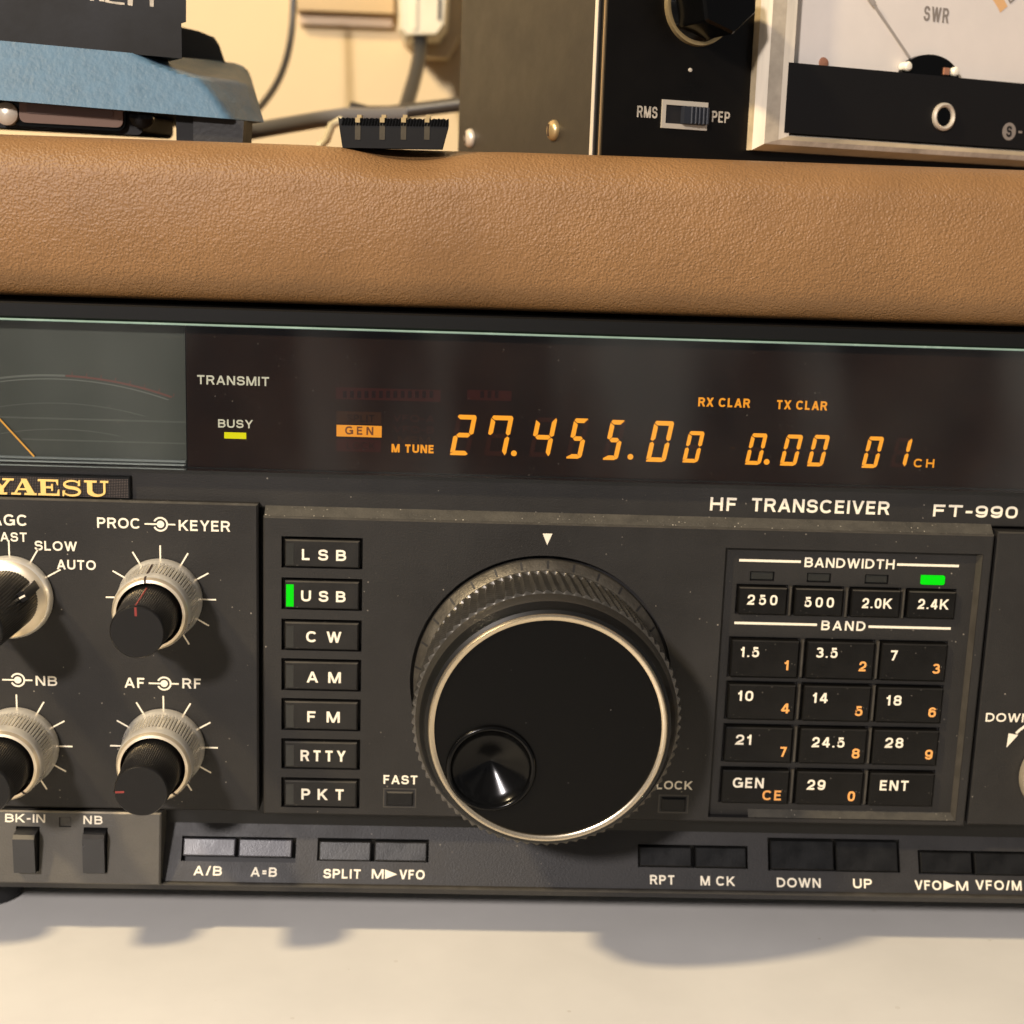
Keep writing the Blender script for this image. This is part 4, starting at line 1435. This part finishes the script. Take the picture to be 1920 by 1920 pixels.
# ---- sloping button strip along the bottom
TA = math.radians(27)
SF = Frame((0, .2, -48.4), (1, 0, 0), (0, math.cos(TA), -math.sin(TA)), (0, math.sin(TA), math.cos(TA)))
XB = W.px(301, 1590, -1)[0]
groups = [((340, 1567), (555, 1571), (555, 1618), (341, 1614), [((344, 441), 1571, 1604), ((448, 547), 1573, 1606)], 'strip_key'),
          ((595, 1571), (804, 1574), (804, 1617), (595, 1614), [((598.5, 695), 1577, 1613), ((702.5, 800), 1578, 1614)], 'strip_key2'),
          ((1196, 1583), (1402, 1586), (1402, 1629), (1196, 1626), [((1199, 1296.5), 1587, 1624), ((1303.5, 1399), 1588, 1626)], 'dark_key'),
          ((1439.5, 1571), (1687, 1574), (1687, 1637), (1439.5, 1632), [((1444.5, 1563), 1575, 1630), ((1568, 1683), 1576, 1633)], 'dark_key'),
          ((1721.5, 1593), (1942, 1598), (1942, 1643), (1721.5, 1639), [((1726, 1822), 1597, 1636), ((1828, 1938), 1599, 1640)], 'dark_key')]
M['strip_key2'] = mat('grey strip button plastic', (0.0145, 0.0143, 0.014), 0.34, bump=0.1, bscale=2500, mottle=0.25, mscale=220)
mb = MB(SF)
holes = [rect_px(SF, g[:4]) for g in groups]
plate(mb, XB - 2, 184, 0, 19.0, 0, 2.5, holes, 'strip', c=.05, depth=2.0, wall='well')
ys = -.05
for tx, uL, v, uR, cap, sp in (('A/B', 362.5, 1641, 415.7, 17.5, 1.1), ('A=B', 469.7, 1643.4, 519, 17.5, 1.05), ('SPLIT', 606, 1646.6, 676.3, 17.5, 1.05), ('RPT', 1219, 1658, 1265, 17.5, 1.1),
                               ('M CK', 1313.6, 1660, 1378, 17.6, 1.05), ('DOWN', 1456.8, 1663.4, 1539, 17.8, 1.05), ('UP', 1600, 1665.3, 1635.2, 17.8, 1.1), ('VFO/M', 1829.8, 1668.2, 1916, 18, 1.05)):
    mb.tpx(tx, uL, v, uR, cap, ys, 'print', v + (uR - uL) * .016, bold=0.014, sp=sp)


def arrow_word(a, ua0, ua1, b, ub0, ub1, v, cap, ut0, ut1):
    mb.tpx(a, ua0, v, ua1, cap, ys, 'print', v + .5, bold=0.014)
    mb.tpx(b, ub0, v + 1, ub1, cap, ys, 'print', v + 2, bold=0.014)
    mb.flat([SF.px(ut0, v - cap + .5, ys), SF.px(ut0, v + .8, ys), SF.px(ut1, v - cap / 2 + 1, ys)], ys, 'print')


arrow_word('M', 696.8, 719, 'VFO', 748.5, 796, 1647.3, 17.8, 722, 744.5)
arrow_word('VFO', 1715.5, 1765.5, 'M', 1793.5, 1815.7, 1668.5, 18, 1769, 1790)
part(mb, 'button_strip', (0, 0, -48.4))
for g, r in zip(groups, holes):
    for (a, b), vt, vb in g[4]:
        k = rect_px(SF, [(a, vt), (b, vt + 1.5), (b, vb + 1.5), (a, vb)], -.3)
        mb = MB(SF)
        mb.cbox(k[0], k[1], k[2], k[3], -.45, 1.8, .25, g[5])
        part(mb, 'push_button', tuple(SF.P(k[0], 0, k[2])))
mb = MB()                                        # rounded lip and underside of the front
PR = [(.2, -48.35), (-.55, -48.35), (-.8, -48.55), (-.75, -48.9), (.5, -50.55), (13, -50.6)]
for (ya, za), (yb, zb_) in zip(PR[:-1], PR[1:]):
    mb.poly([(-184, ya, za), (184, ya, za), (184, yb, zb_), (-184, yb, zb_)], 'lip' if za == -48.35 or za == -48.55 else 'strip')
part(mb, 'bottom_lip', (0, 0, -50.6))

# ---- raised block with the two rocker buttons on the left
BA = math.radians(9)
BF = Frame((0, -2.2, -48.3), (1, 0, 0), (0, math.cos(BA), -math.sin(BA)), (0, math.sin(BA), math.cos(BA)))
ztop = BF.px(150, 1522)[1]
k1_ = rect_px(BF, [(28, 1549), (73, 1550), (75, 1634), (31, 1632)], 0)
k2_ = rect_px(BF, [(155, 1551), (200, 1552), (203, 1637), (158, 1635)], 0)
sq = rect_px(BF, [(111, 1532), (133, 1533), (133, 1551), (111, 1550)], 0)
mb = MB(BF)
M['edge_glint'] = mat('painted edge glint', (0.30, 0.26, 0.19), 0.3, mottle=0.8, mscale=70, stretch=(1, .1, .1))  # pale colour paints the lamp's highlight along the block's top edge
M['block'] = mat('lighter panel plastic', (0.068, 0.062, 0.051), 0.48, bump=0.25, bscale=2400, specks=0.015, spk=620, mottle=0.12, mscale=90)
plate(mb, -184, XB, 0, ztop, 0, 12, [k1_, k2_, sq], 'block', c=.35, depth=1.2, wall='well', topm='edge_glint')
mb.tpx('BK-IN', 9.6, 1541.5, 84.6, 15.8, -.05, 'print', 1542.6, bold=0.012)
mb.tpx('NB', 156.3, 1545, 192.3, 15.8, -.05, 'print', 1545.8, bold=0.012, sp=1.2)
mb.flat([(sq[0] + .15, sq[2] + .12), (sq[1] - .12, sq[2] + .12), (sq[1] - .12, sq[3] - .15), (sq[0] + .15, sq[3] - .15)], .3, 'block')
part(mb, 'switch_block', (-120, -2, -48))
for k, pr_ in ((k1_, 3.6), (k2_, 2.6)):
    mb = MB(BF)
    a, b, c, d = k[0] + .25, k[1] - .25, k[2] + .2, k[3] - .3
    # wedge-topped rocker
    P = lambda x, y, z: (x, y, z)
    f = [(a, -pr_ + 1.4, c), (b, -pr_ + 1.4, c), (b, -pr_, d - 1.6), (a, -pr_, d - 1.6)]
    mb.poly(f, 'strip_key2')
    mb.poly([(a, -pr_, d - 1.6), (b, -pr_, d - 1.6), (b, -pr_ + .6, d - .75), (a, -pr_ + .6, d - .75)], 'lip')  # lighter bevel colour paints in the rocker's top highlight
    mb.poly([(a, -pr_ + .6, d - .75), (b, -pr_ + .6, d - .75), (b, 1, d), (a, 1, d)], 'strip_key2')
    for x in (a, b):
        mb.poly([(x, -pr_ + 1.4, c), (x, -pr_, d - 1.6), (x, -pr_ + .6, d - .75), (x, 1, d), (x, 1, c)], 'dark_key')
    mb.poly([(a, -pr_ + 1.4, c), (b, -pr_ + 1.4, c), (b, 1, c), (a, 1, c)], 'dark_key')
    part(mb, 'rocker_button', tuple(BF.P(a, 0, c)))

# ================================================================== POWER METER ON THE SHELF
MF = rot_frame((8.82, 12.0, 111.2), 22, .75, 1.5)
mroot = empty('power_meter', MF.P(60, 30, 0))
tag(mroot, 'black and olive grey radio power meter with white dial card on the shelf', 'meter')


def mpart(mb, name, o=(0, 0, 0), parent=mroot, sharp=35):
    return mb.build(name, parent, tuple(MF.P(*o)), sharp)


HM = 92
mb = MB(MF)
mb.box(.0, 150, 4.6, 80, .0, HM, 'side_paint')
case = mpart(mb, 'case')
mb = MB(MF)
mb.box(-.1, 150, 2.9, 4.4, -.0, HM, 'well')
mb.box(-.25, .25, 3.6, 4.9, 0, HM, 'chrome')
mb.box(-.1, .35, .6, 1.1, 0, HM, 'copper_line')
mpart(mb, 'edge_trim')
mb = MB(MF)
mb.box(.2, 150, 0.0, 2.9, 0.0, HM, 'meter_black')
ytx = -.05
mb.text('RMS', 8.1, 13.0, 8.25, 2.35, ytx, 'white_paint', bold=0.0, sp=1.0)
mb.text('PEP', 26.3, 30.8, 8.3, 2.35, ytx, 'white_paint', bold=0.0, sp=1.0)
mb.lathe(20.34, 18.62, [(.45, 0), (.4, -.25), (.1, -.35)], 16, 'steel', cap1=True)
front = mpart(mb, 'front_panel')
mb = MB(MF)                                      # slide switch
x0, x1, z0, z1 = 13.9, 25.0, 6.4, 12.2
for a, b, c, d in ((x0, x1, z0, z0 + 1.0), (x0, x1, z1 - 1.0, z1), (x0, x0 + .9, z0 + 1.0, z1 - 1.0), (x1 - .5, x1, z0 + 1.0, z1 - 1.0)):
    mb.box(a, b, -.45, .05, c, d, 'steel')
mb.box(x0 + .9, x1 - .5, -.1, .02, z0 + 1, z1 - 1, 'well')
sw = mpart(mb, 'slide_switch', (14, 0, 7))
mb = MB(MF)
for k in range(5):
    xx = 20.2 + k * .95
    mb.cbox(xx, xx + .62, z0 + 1.1, z1 - 1.1, -1.9 - .1 * (k % 2), -.1, .15, 'slider')
mb.box(18.6, 24.6, -1.6, -.1, z0 + 1.1, z1 - 1.1, 'slider')
mpart(mb, 'slider', (20, 0, 8), sw)
mb = MB(MF)                                      # black hexagonal knob with a brass washer
kxm, kzm = 21.6, 31.8
mb.lathe(kxm, kzm, [(8.3, 0), (8.1, -1.0), (7.5, -1.1), (6.6, -.7)], 80, 'brass')
kn = mpart(mb, 'knob', (kxm, 0, kzm))
mb = MB(MF)


def hexr(j, i, a):
    if j in (1, 2, 3):
        k = (a + .3) % (math.pi / 3) - math.pi / 6
        return -(1 - math.cos(math.pi / 6) / math.cos(k)) * (7.3 if j < 3 else 6.6) - .4
    return 0


mb.lathe(kxm, kzm, [(7.6, -.8), (7.6, -1.6), (7.4, -11.5), (6.9, -12.3)], 96, 'gloss_black', hexr, cap1=True, smooth=False)
mpart(mb, 'cap', (kxm, 0, kzm), kn)
# clear meter housing standing proud of the front
mb = MB(MF)
wx0, wx1, wz0, wz1 = 35.5, 147, 2.9, 84
steps = [(0.0, 0.0, -2.2), (1.6, 1.3, -4.4), (4.6, 2.3, -5.2), (7.2, 3.2, -5.2), (9.3, 4.1, -2.4)]
rings = [[(wx0 + dx, y, wz0 + dz), (wx1 - dx, y, wz0 + dz), (wx1 - dx, y, wz1 - dz), (wx0 + dx, y, wz1 - dz)] for dx, dz, y in [(0, 0, .0)] + steps]
cols_ = ['acrylic_c', 'acrylic', 'acrylic_b', 'acrylic', 'acrylic']
for k in range(len(rings) - 1):
    for q in range(4):
        n = (q + 1) % 4
        mm_ = cols_[k] if q != 0 else ('acrylic_c' if k % 2 else 'acrylic')
        mb.poly([rings[k][q], rings[k + 1][q], rings[k + 1][n], rings[k][n]], mm_)
hs = mpart(mb, 'meter_housing', (36, 0, 3))
mb = MB(MF)
mb.box(44.8, 137.6, -2.35, -.2, 7.0, 79.9, 'dial_paper')
yd = -2.42
q0, q1 = MF.px(1731, 40, yd), MF.px(1778, 44, yd)
mb.text('SWR', q0[0], q1[0], (q0[1] + q1[1]) / 2 + .1, 3.2, yd, 'grey_ink', bold=0.0, sp=1.05)
pv = MF.px(1748, 135, yd)
oa = MF.px(1882, 18, yd)
pc = pv
ro_ = math.hypot(oa[0] - pc[0], oa[1] - pc[1])
ao = math.degrees(math.atan2(oa[1] - pc[1], oa[0] - pc[0]))
mb.arc(pc[0], pc[1], ro_ - 1.2, ro_ + 1.3, ao, ao + 40, yd, 'peach_ink', 30)
mb.arc(pc[0], pc[1], ro_ + 2.2, ro_ + 2.7, ao, 140, yd, 'grey_ink', 60)
mb.arc(pc[0], pc[1], ro_ + 4.6, ro_ + 5.1, ao, 140, yd, 'grey_ink', 60)
for a in (ao + .5, ao + 6, ao + 12, ao + 19, ao + 29, ao + 39, ao + 50, ao + 60, ao + 70, ao + 80, ao + 90):
    c, s_ = math.cos(math.radians(a)), math.sin(math.radians(a))
    mb.line(pc[0] + (ro_ + 2.2) * c, pc[1] + (ro_ + 2.2) * s_, pc[0] + (ro_ + 5.1) * c, pc[1] + (ro_ + 5.1) * s_, .45, yd - .01, 'grey_ink')
q0 = MF.px(1544, 116, yd)
mb.lathe(q0[0], q0[1] - .2, [(1.2, -2.4), (1.1, -2.7), (.1, -2.9)], 20, 'red_post', cap1=True)
card = mpart(mb, 'dial_card', (45, -2, 7), hs)
mb = MB(MF)
q0, q1 = MF.px(1706, 108, -3.2), MF.px(1628, -8, -3.2)
dq = Vector((q1[0] - q0[0], q1[1] - q0[1]))
mb.line(q0[0], q0[1], q0[0] + dq.x * 1.8, q0[1] + dq.y * 1.8, .55, -3.2, 'needle_grey')
mb.line(q0[0] + dq.x * .86, q0[1] + dq.y * .86, q0[0] + dq.x * 1.02, q0[1] + dq.y * 1.02, 1.3, -3.3, 'needle_grey')
ndl = mpart(mb, 'needle', (83, -3, 22), hs)
mb = MB(MF)
n = 30
q0 = MF.px(1745, 140, -3.8)
q1 = MF.px(1745, 102, -3.8)
hh = q1[1] - q0[1]
mb.prism([(q0[0] + 8.0 * math.cos(math.pi * i / n), q0[1] - .6 + (hh + .6) * math.sin(math.pi * i / n)) for i in range(n + 1)], -3.8, -2.4, 'gloss_black')
for u, v in ((1705, 124), (1794, 134)):
    xx, zz = MF.px(u, v, -5)
    mb.lathe(xx, zz, [(1.0, -2.5), (1.05, -4.7), (.7, -5.1), (.1, -5.2)], 20, 'pearl', cap1=True)
xx, zz = MF.px(1776, 133, -4.4)
mb.box(xx - .7, xx + .7, -4.4, -3.8, zz - .8, zz + .7, 'red_post')
mpart(mb, 'pivot_cover', (83, -3, 22), hs)
mb = MB(MF)
bq = [MF.px(u, v, -5.3) for u, v in ((1470, 248), (1480, 116.5), (1920, 157), (1920, 279.7))]
bx, bz0, bz1 = (bq[0][0] + bq[1][0]) / 2, (bq[0][1] + bq[3][1]) / 2, (bq[1][1] + bq[2][1]) / 2
mb.box(bx, 137.5, -5.3, -2.5, bz0, bz1, 'meter_band_black')
n = 32
xx, zz = MF.px(1892, 246.5, -5.36)
mb.disc(xx, zz, 2.0, -5.36, 'grey_ink', 32)
mb.text('S', xx - .8, xx + .8, zz - 1.25, 2.5, -5.41, 'meter_band_black', bold=0.02)
mb.text('-', xx + 2.7, xx + 4.0, zz - 1.0, 2.4, -5.36, 'grey_ink', bold=0.02)
band = mpart(mb, 'lower_band', (45, -5, 7), hs)
mb = MB(MF)
xx, zz = MF.px(1771, 219, -5.8)
mb.lathe(xx, zz, [(3.1, -5.3), (3.05, -5.9), (2.6, -6.2), (2.15, -5.9), (2.05, -5.4)], 60, 'steel')
mb.disc(xx, zz, 2.05, -5.45, 'gloss_black', 30)
mpart(mb, 'adjusting_screw', (88.4, -5, 13), band)
# screws in the side of the case
SFm = Frame(MF.P(0, 0, 0), MF.ey, -MF.ex, MF.ez)     # x = depth along the side, y = into the case, reversed
SFm = Frame(MF.P(0, 0, 0), MF.ey, MF.ex, MF.ez)
for xx, zz in ((22.8, 6.0), (71.5, 6.06)):
    mb = MB(SFm)
    mb.lathe(xx, zz, [(2.3, 0), (2.3, -.5), (1.9, -1.1), (1.1, -1.5), (.1, -1.6)], 28, 'brass' if xx < 30 else 'steel', cap1=True)
    mb.F = Frame(MF.P(0, 0, 0), MF.ey, MF.ex, MF.ez)
    mb.box(xx - .25, xx + .25, -1.72, -1.3, zz - 1.3, zz + 1.3, 'dark_mark')
    mb.build('case_screw', mroot, tuple(SFm.P(xx, 0, zz)), 40)

# ================================================================== BLUE AND BLACK BOX ON THE LEFT OF THE SHELF
YB = 24.0
XO = -60                                         # carried on beyond the picture to the left
P = lambda u, v, y=YB: W.px(u, v, y)


def ext(u0, v0, slope, d=700):
    return P(u0 - d, v0 - d * slope)


broot = empty('keyer_box', (-120, 60, 111.1))
tag(broot, 'blue and black instrument box with white worn lettering on the shelf', 'instrument')


def bpart(mb, name, parent=broot):
    return mb.build(name, parent, (-120, YB, 118))


mb = MB()


def skew_prism(mb, pts, y0, y1, dx, m):
    a = [mb.pt(x, y0, z) for x, z in pts]
    b = [mb.pt(x + dx, y1, z) for x, z in pts]
    mb.face(a, m)
    mb.face(b[::-1], m)
    for i in range(len(pts)):
        n = (i + 1) % len(pts)
        mb.face((a[i], b[i], b[n], a[n]), m)


pts = [ext(0, 78, .09), P(337, 108), P(336, 41), P(345, 39), P(345, -120), ext(0, -150, .09)]
skew_prism(mb, pts, YB + 2.5, YB + 62, -26, 'box_black')
bpart(mb, 'upper_case')
mb = MB()
ywl = YB + 2.4
for q in ([(197, -12), (205, -12), (205, 2), (233.5, 5), (233.5, 9), (222, 8.5), (197, 4)], [(239, -14), (250, -13), (248.5, 11), (239.5, 9.5)], [(186, -6), (194, -5), (196, 3), (186, 2)], [(168, -5), (175, -5), (176, 1.5), (169, 1)],
          [(280, -14), (288.5, -13), (288, 13), (281, 12)]):
    mb.flat([P(u, v, ywl) for u, v in q], ywl, 'white_paint')
bpart(mb, 'worn_lettering')
mb = MB()                                        # blue flared base whose right end curves away to the rear
top = [(-700, 9.5), (0, 76), (140, 89.3), (270, 101.5), (337, 107.5), (410, 114), (440, 118), (455, 123.5), (465, 132), (470, 143)]
bot = [(-700, 129.4), (0, 187.5), (140, 199.1), (270, 209.9), (337, 215.5), (430, 223), (462, 226), (478, 227.5), (488, 228.2), (495, 228.8)]


def along(tab, q):
    i = min(int(q), len(tab) - 2)
    f = q - i
    return tab[i][0] * (1 - f) + tab[i + 1][0] * f, tab[i][1] * (1 - f) + tab[i + 1][1] * f


NV = 10


def base_point(q, tv):
    (ua, va), (ub, vb) = along(top, q), along(bot, q)
    return ua + (ub - ua) * tv, va + (vb - va) * tv


def bend_start(tv):
    """photo column where the right end begins to turn away to the rear"""
    tab = [(0, 262), (.12, 285), (.24, 330), (.34, 380), (.68, 412), (1.01, 436)]
    for (a_, ua), (b_, ub) in zip(tab[:-1], tab[1:]):
        if tv <= b_:
            return ua + (ub - ua) * (tv - a_) / (b_ - a_)
    return tab[-1][1]


NV, NU = 24, 150
grid = []
for j in range(NV + 1):
    tv = j / NV
    row = []
    y = YB + 2.4 - 4.9 * tv
    up = None
    for i in range(NU + 1):
        q = i / NU * 9
        q = q * .45 if q < 2 else .9 + (q - 2) / 7 * 8.1
        u, v = base_point(q, tv)
        if up is not None:
            k = max(0.0, min(1.0, (u - bend_start(tv) + 14) / 28))
            y += 2.6 * k * k * (3 - 2 * k) * (u - up) / 8.3
        up = u
        x, z = W.px(u, v, y)
        row.append(mb.pt(x, y, z))
    grid.append(row)
for j in range(NV):
    for i in range(NU):
        mb.face((grid[j][i], grid[j + 1][i], grid[j + 1][i + 1], grid[j][i + 1]), 'blue', True)
tb = [mb.pt(mb.v[k].x - 22, YB + 90, mb.v[k].z) for k in grid[0]]
bb = [mb.pt(mb.v[k].x - 22, YB + 90, mb.v[k].z) for k in grid[-1]]
for i in range(NU):
    mb.face((grid[0][i], grid[0][i + 1], tb[i + 1], tb[i]), 'blue')
    mb.face((grid[-1][i], bb[i], bb[i + 1], grid[-1][i + 1]), 'grey_end')
bpart(mb, 'flared_base')
mb = MB()
yr = YB + 52
pts = [P(300, 50, yr), P(337, 50, yr), P(372, 58, yr), P(402, 70, yr), P(411, 84, yr), P(424, 122, yr), P(300, 122, yr)]
skew_prism(mb, pts, yr, yr + 30, -16, 'shoulder')
bpart(mb, 'rear_shoulder')
mb = MB()
mb.prism([P(328, 216), P(457, 226), P(453, 300), P(330, 300)], YB + 1, YB + 14, 'box_black')
mb.prism([P(362, 219, YB), P(457, 226.5, YB), P(453, 300, YB), P(362, 300, YB)], YB + .2, YB + 1, 'grey_end')
bpart(mb, 'foot')
mb = MB()                                        # connector underneath


def rrect(u0, v0, u1, v1, r, y, sl=.055):
    out = []
    for cu, cv, a0 in ((u1 - r, v0 + r, -90), (u1 - r, v1 - r, 0), (u0 + r, v1 - r, 90), (u0 + r, v0 + r, 180)):
        for k in range(6):
            a = math.radians(a0 + 90 * k / 5)
            u, v = cu + r * math.cos(a), cv + r * math.sin(a)
            out.append(W.px(u, v + (u - u0) * sl, y))
    return out


mb.prism(rrect(-200, 183, 268, 228, 12, YB + 5), YB + 5, YB + 40, 'box_black')
mb.prism(rrect(23, 180, 235, 235, 16, YB + 3.4), YB + 3.4, YB + 5, 'gloss_black')
mb.prism(rrect(36, 182, 230, 229, 12, YB + 2.6), YB + 2.6, YB + 3.4, 'brown_plug_lit')
mb.prism(rrect(50, 180, 212, 212, 5, YB + 2.3), YB + 2.3, YB + 2.6, 'brown_plug')
cn = bpart(mb, 'connector')
mb = MB()
x, z = W.px(11, 213, YB + 2)
mb.lathe(x, z, [(2.4, YB + 5), (2.4, YB + 2.2), (1.7, YB + 1.6), (.1, YB + 1.4)], 24, 'steel', cap1=True)
bpart(mb, 'thumb_screw', cn)
mb = MB()
x, z = W.px(262, 217, YB + 2)
mb.lathe(x, z, [(2.6, YB + 5), (2.6, YB + 3.2), (1.9, YB + 2.8), (.1, YB + 2.7)], 24, 'gloss_black', cap1=True)
bpart(mb, 'thumb_screw', cn)

# ================================================================== BLACK RIBBED BLOCK WITH BRASS TERMINALS
mb = MB()
yb_ = 6.0
ul, ur = 634, 841
tp = []
nt_ = 46
for i in range(nt_ + 1):
    u = ul + (ur - ul) * i / nt_
    tp.append(W.px(u, 221 + (u - ul) * .012 + (2.2 if i % 2 else -1.5) * random.uniform(.5, 1.1), yb_))
lo = [W.px(829, 279.5, yb_), W.px(642, 277, yb_)]
mb.prism(tp + [W.px(841, 235, yb_)] + lo + [W.px(636, 237, yb_)], yb_, yb_ + 9, 'box_black')
crc = mb.build('terminal_block', None, (-33, yb_ + 4, 111))
tag(crc, 'small black ribbed terminal block with four brass contacts on the shelf edge', 'terminal block')
mb = MB()
for i in range(36):                              # saw ribs along the top
    u = ul + 6 + (ur - ul - 12) * i / 35
    a, z = W.px(u, 231 + (u - ul) * .012, yb_ - .3)
    b, z2 = W.px(u + 3.2, 221 + (u - ul) * .012, yb_ - .3)
    mb.prism([(a, z - .3), (a + .32, z - .3), (b + .32, z2), (b, z2)], yb_ - .35, yb_ + 8, 'gloss_black')
mb.build('ribs', crc, (-33, yb_, 115))
for u in (671, 717, 757, 801):
    mb = MB()
    x, z = W.px(u, 224, yb_)
    x2, z2 = W.px(u + 1, 262, yb_)
    mb.box(x - .55, x + .55, yb_ - .12, yb_ + 1, z2, z - .6, 'brass_dull')  if 'brass_dull' in M else None
    if 'brass_dull' not in M:
        M['brass_dull'] = mat('dull brass', (0.055, 0.043, 0.022), 0.45, metal=0.3, mottle=0.4, mscale=300)
        mb.box(x - .55, x + .55, yb_ - .12, yb_ + 1, z2, z - .6, 'brass_dull')
    mb.box(x - .5, x + .45, yb_ - .5, yb_ + 4, z - .6, z + .35, 'brass')
    mb.box(x - .2, x + .7, yb_ + .3, yb_ + 5, z + .35, z + .95, 'brass')
    mb.build('contact', crc, (x, yb_, z2))

# ================================================================== THINGS ON AND BEFORE THE WALL
def bez(p0, p1, p2, p3, n=24):
    out = []
    for i in range(n + 1):
        t_ = i / n
        a = [Vector(q) for q in (p0, p1, p2, p3)]
        out.append(a[0] * (1 - t_) ** 3 + a[1] * 3 * t_ * (1 - t_) ** 2 + a[2] * 3 * t_ ** 2 * (1 - t_) + a[3] * t_ ** 3)
    return out


def at(u, v, y):
    x, z = W.px(u, v, y)
    return (x, y, z)


mb = MB()
q = [W.px(748, -60, 240), W.px(868, -60, 240), W.px(862, 66, 240), W.px(838, 106, 240), W.px(800, 104, 240), W.px(752, 74, 240)]
mb.prism(q, 246, 261.8, 'beige_plate')
so = mb.build('wall_socket', None, (-33, 261, 150))
tag(so, 'beige socket plate on the wall behind the white plug', 'socket')
mb = MB()
q = [W.px(744, -70, 225), W.px(846, -70, 225), W.px(838, 50, 225), W.px(822, 72, 225), W.px(760, 74, 225), W.px(747, 60, 225)]
c = Vector((sum(a for a, b in q) / 6, sum(b for a, b in q) / 6))
qi = [tuple(c + (Vector(p) - c) * .86) for p in q]
a = [mb.pt(x, 221, z) for x, z in qi]
b = [mb.pt(x, 225, z) for x, z in q]
d = [mb.pt(x, 245.5, z) for x, z in q]
mb.face(a, 'cream')
for k in range(6):
    n = (k + 1) % 6
    mb.face((a[k], b[k], b[n], a[n]), 'cream')
    mb.face((b[k], d[k], d[n], b[n]), 'cream')
x, z = W.px(778, 20, 220.8)
mb.box(x - .8, x + .8, 220.2, 222, z - 6, z + 8, 'cream')
x, z = W.px(824, 20, 220.8)
mb.box(x - .5, x + .5, 220.4, 223, z - 3, z + 4, 'cable_grey')
pl = mb.build('mains_plug', None, (-40, 235, 150))
tag(pl, 'cream white mains plug on the wall with a dark grey cord hanging down', 'plug')
mb = MB()
mb.tube(bez(at(788, 66, 226), at(790, 120, 218), at(772, 160, 200), at(752, 232, 180)) + [Vector(at(738, 300, 165))], 2.35, 'cable_grey', 14)
mb.build('cord', pl, (-40, 200, 111))
mb = MB()
mb.tube(bez(at(549, -60, 215), at(556, 90, 215), at(532, 150, 205), at(488, 200, 190)) + [Vector(at(440, 240, 175))], 1.15, 'cable_black', 10)
tag(mb.build('thin_cable', None, (-80, 200, 111)), 'thin dark cable curving down the wall behind the blue box', 'cable')
mb = MB()
mb.tube([at(400, 258, 120), at(470, 246, 122), at(540, 234, 124), at(600, 224, 126), at(650, 217, 128), at(700, 218, 130), at(760, 216, 132)], 2.3, 'cable_light', 14)
tag(mb.build('coaxial_cable', None, (-70, 120, 111)), 'grey coaxial cable rising from the blue box to the terminal block', 'cable')
mb = MB()
mb.tube([at(655, 203, 150), at(690, 212, 150), at(730, 212, 150), at(780, 206, 148), at(860, 196, 145), at(960, 186, 140)], 2.1, 'cable_black', 14)
tag(mb.build('coaxial_cable', None, (-30, 150, 111)), 'dark cable running behind the terminal block into the power meter', 'cable')
mb = MB()
mb.tube([at(598, 276, 100), at(612, 262, 100), at(622, 235, 100), at(640, 225, 102)], 1.1, 'cream', 10)
tag(mb.build('white_lead', None, (-60, 100, 111)), 'short white lead standing left of the terminal block', 'lead')
mb = MB()
za = W.px(650, 20, 250)[1]
zc = W.px(650, 44, 250)[1]
mb.box(W.px(552, 0, 250)[0], W.px(738, 0, 250)[0], 253, 261.9, za, za + 60, 'wood')
mb.box(W.px(556, 0, 250)[0], W.px(734, 0, 250)[0], 258, 261.8, zc, za - .05, 'batten_shade')  # tan strip painted and built where the batten's shadow falls
tag(mb.build('wooden_batten', None, (-60, 250, 160)), 'golden wooden batten fixed to the wall left of the plug', 'batten')

for o in bpy.data.objects:
    if '_o' in o:
        del o['_o']
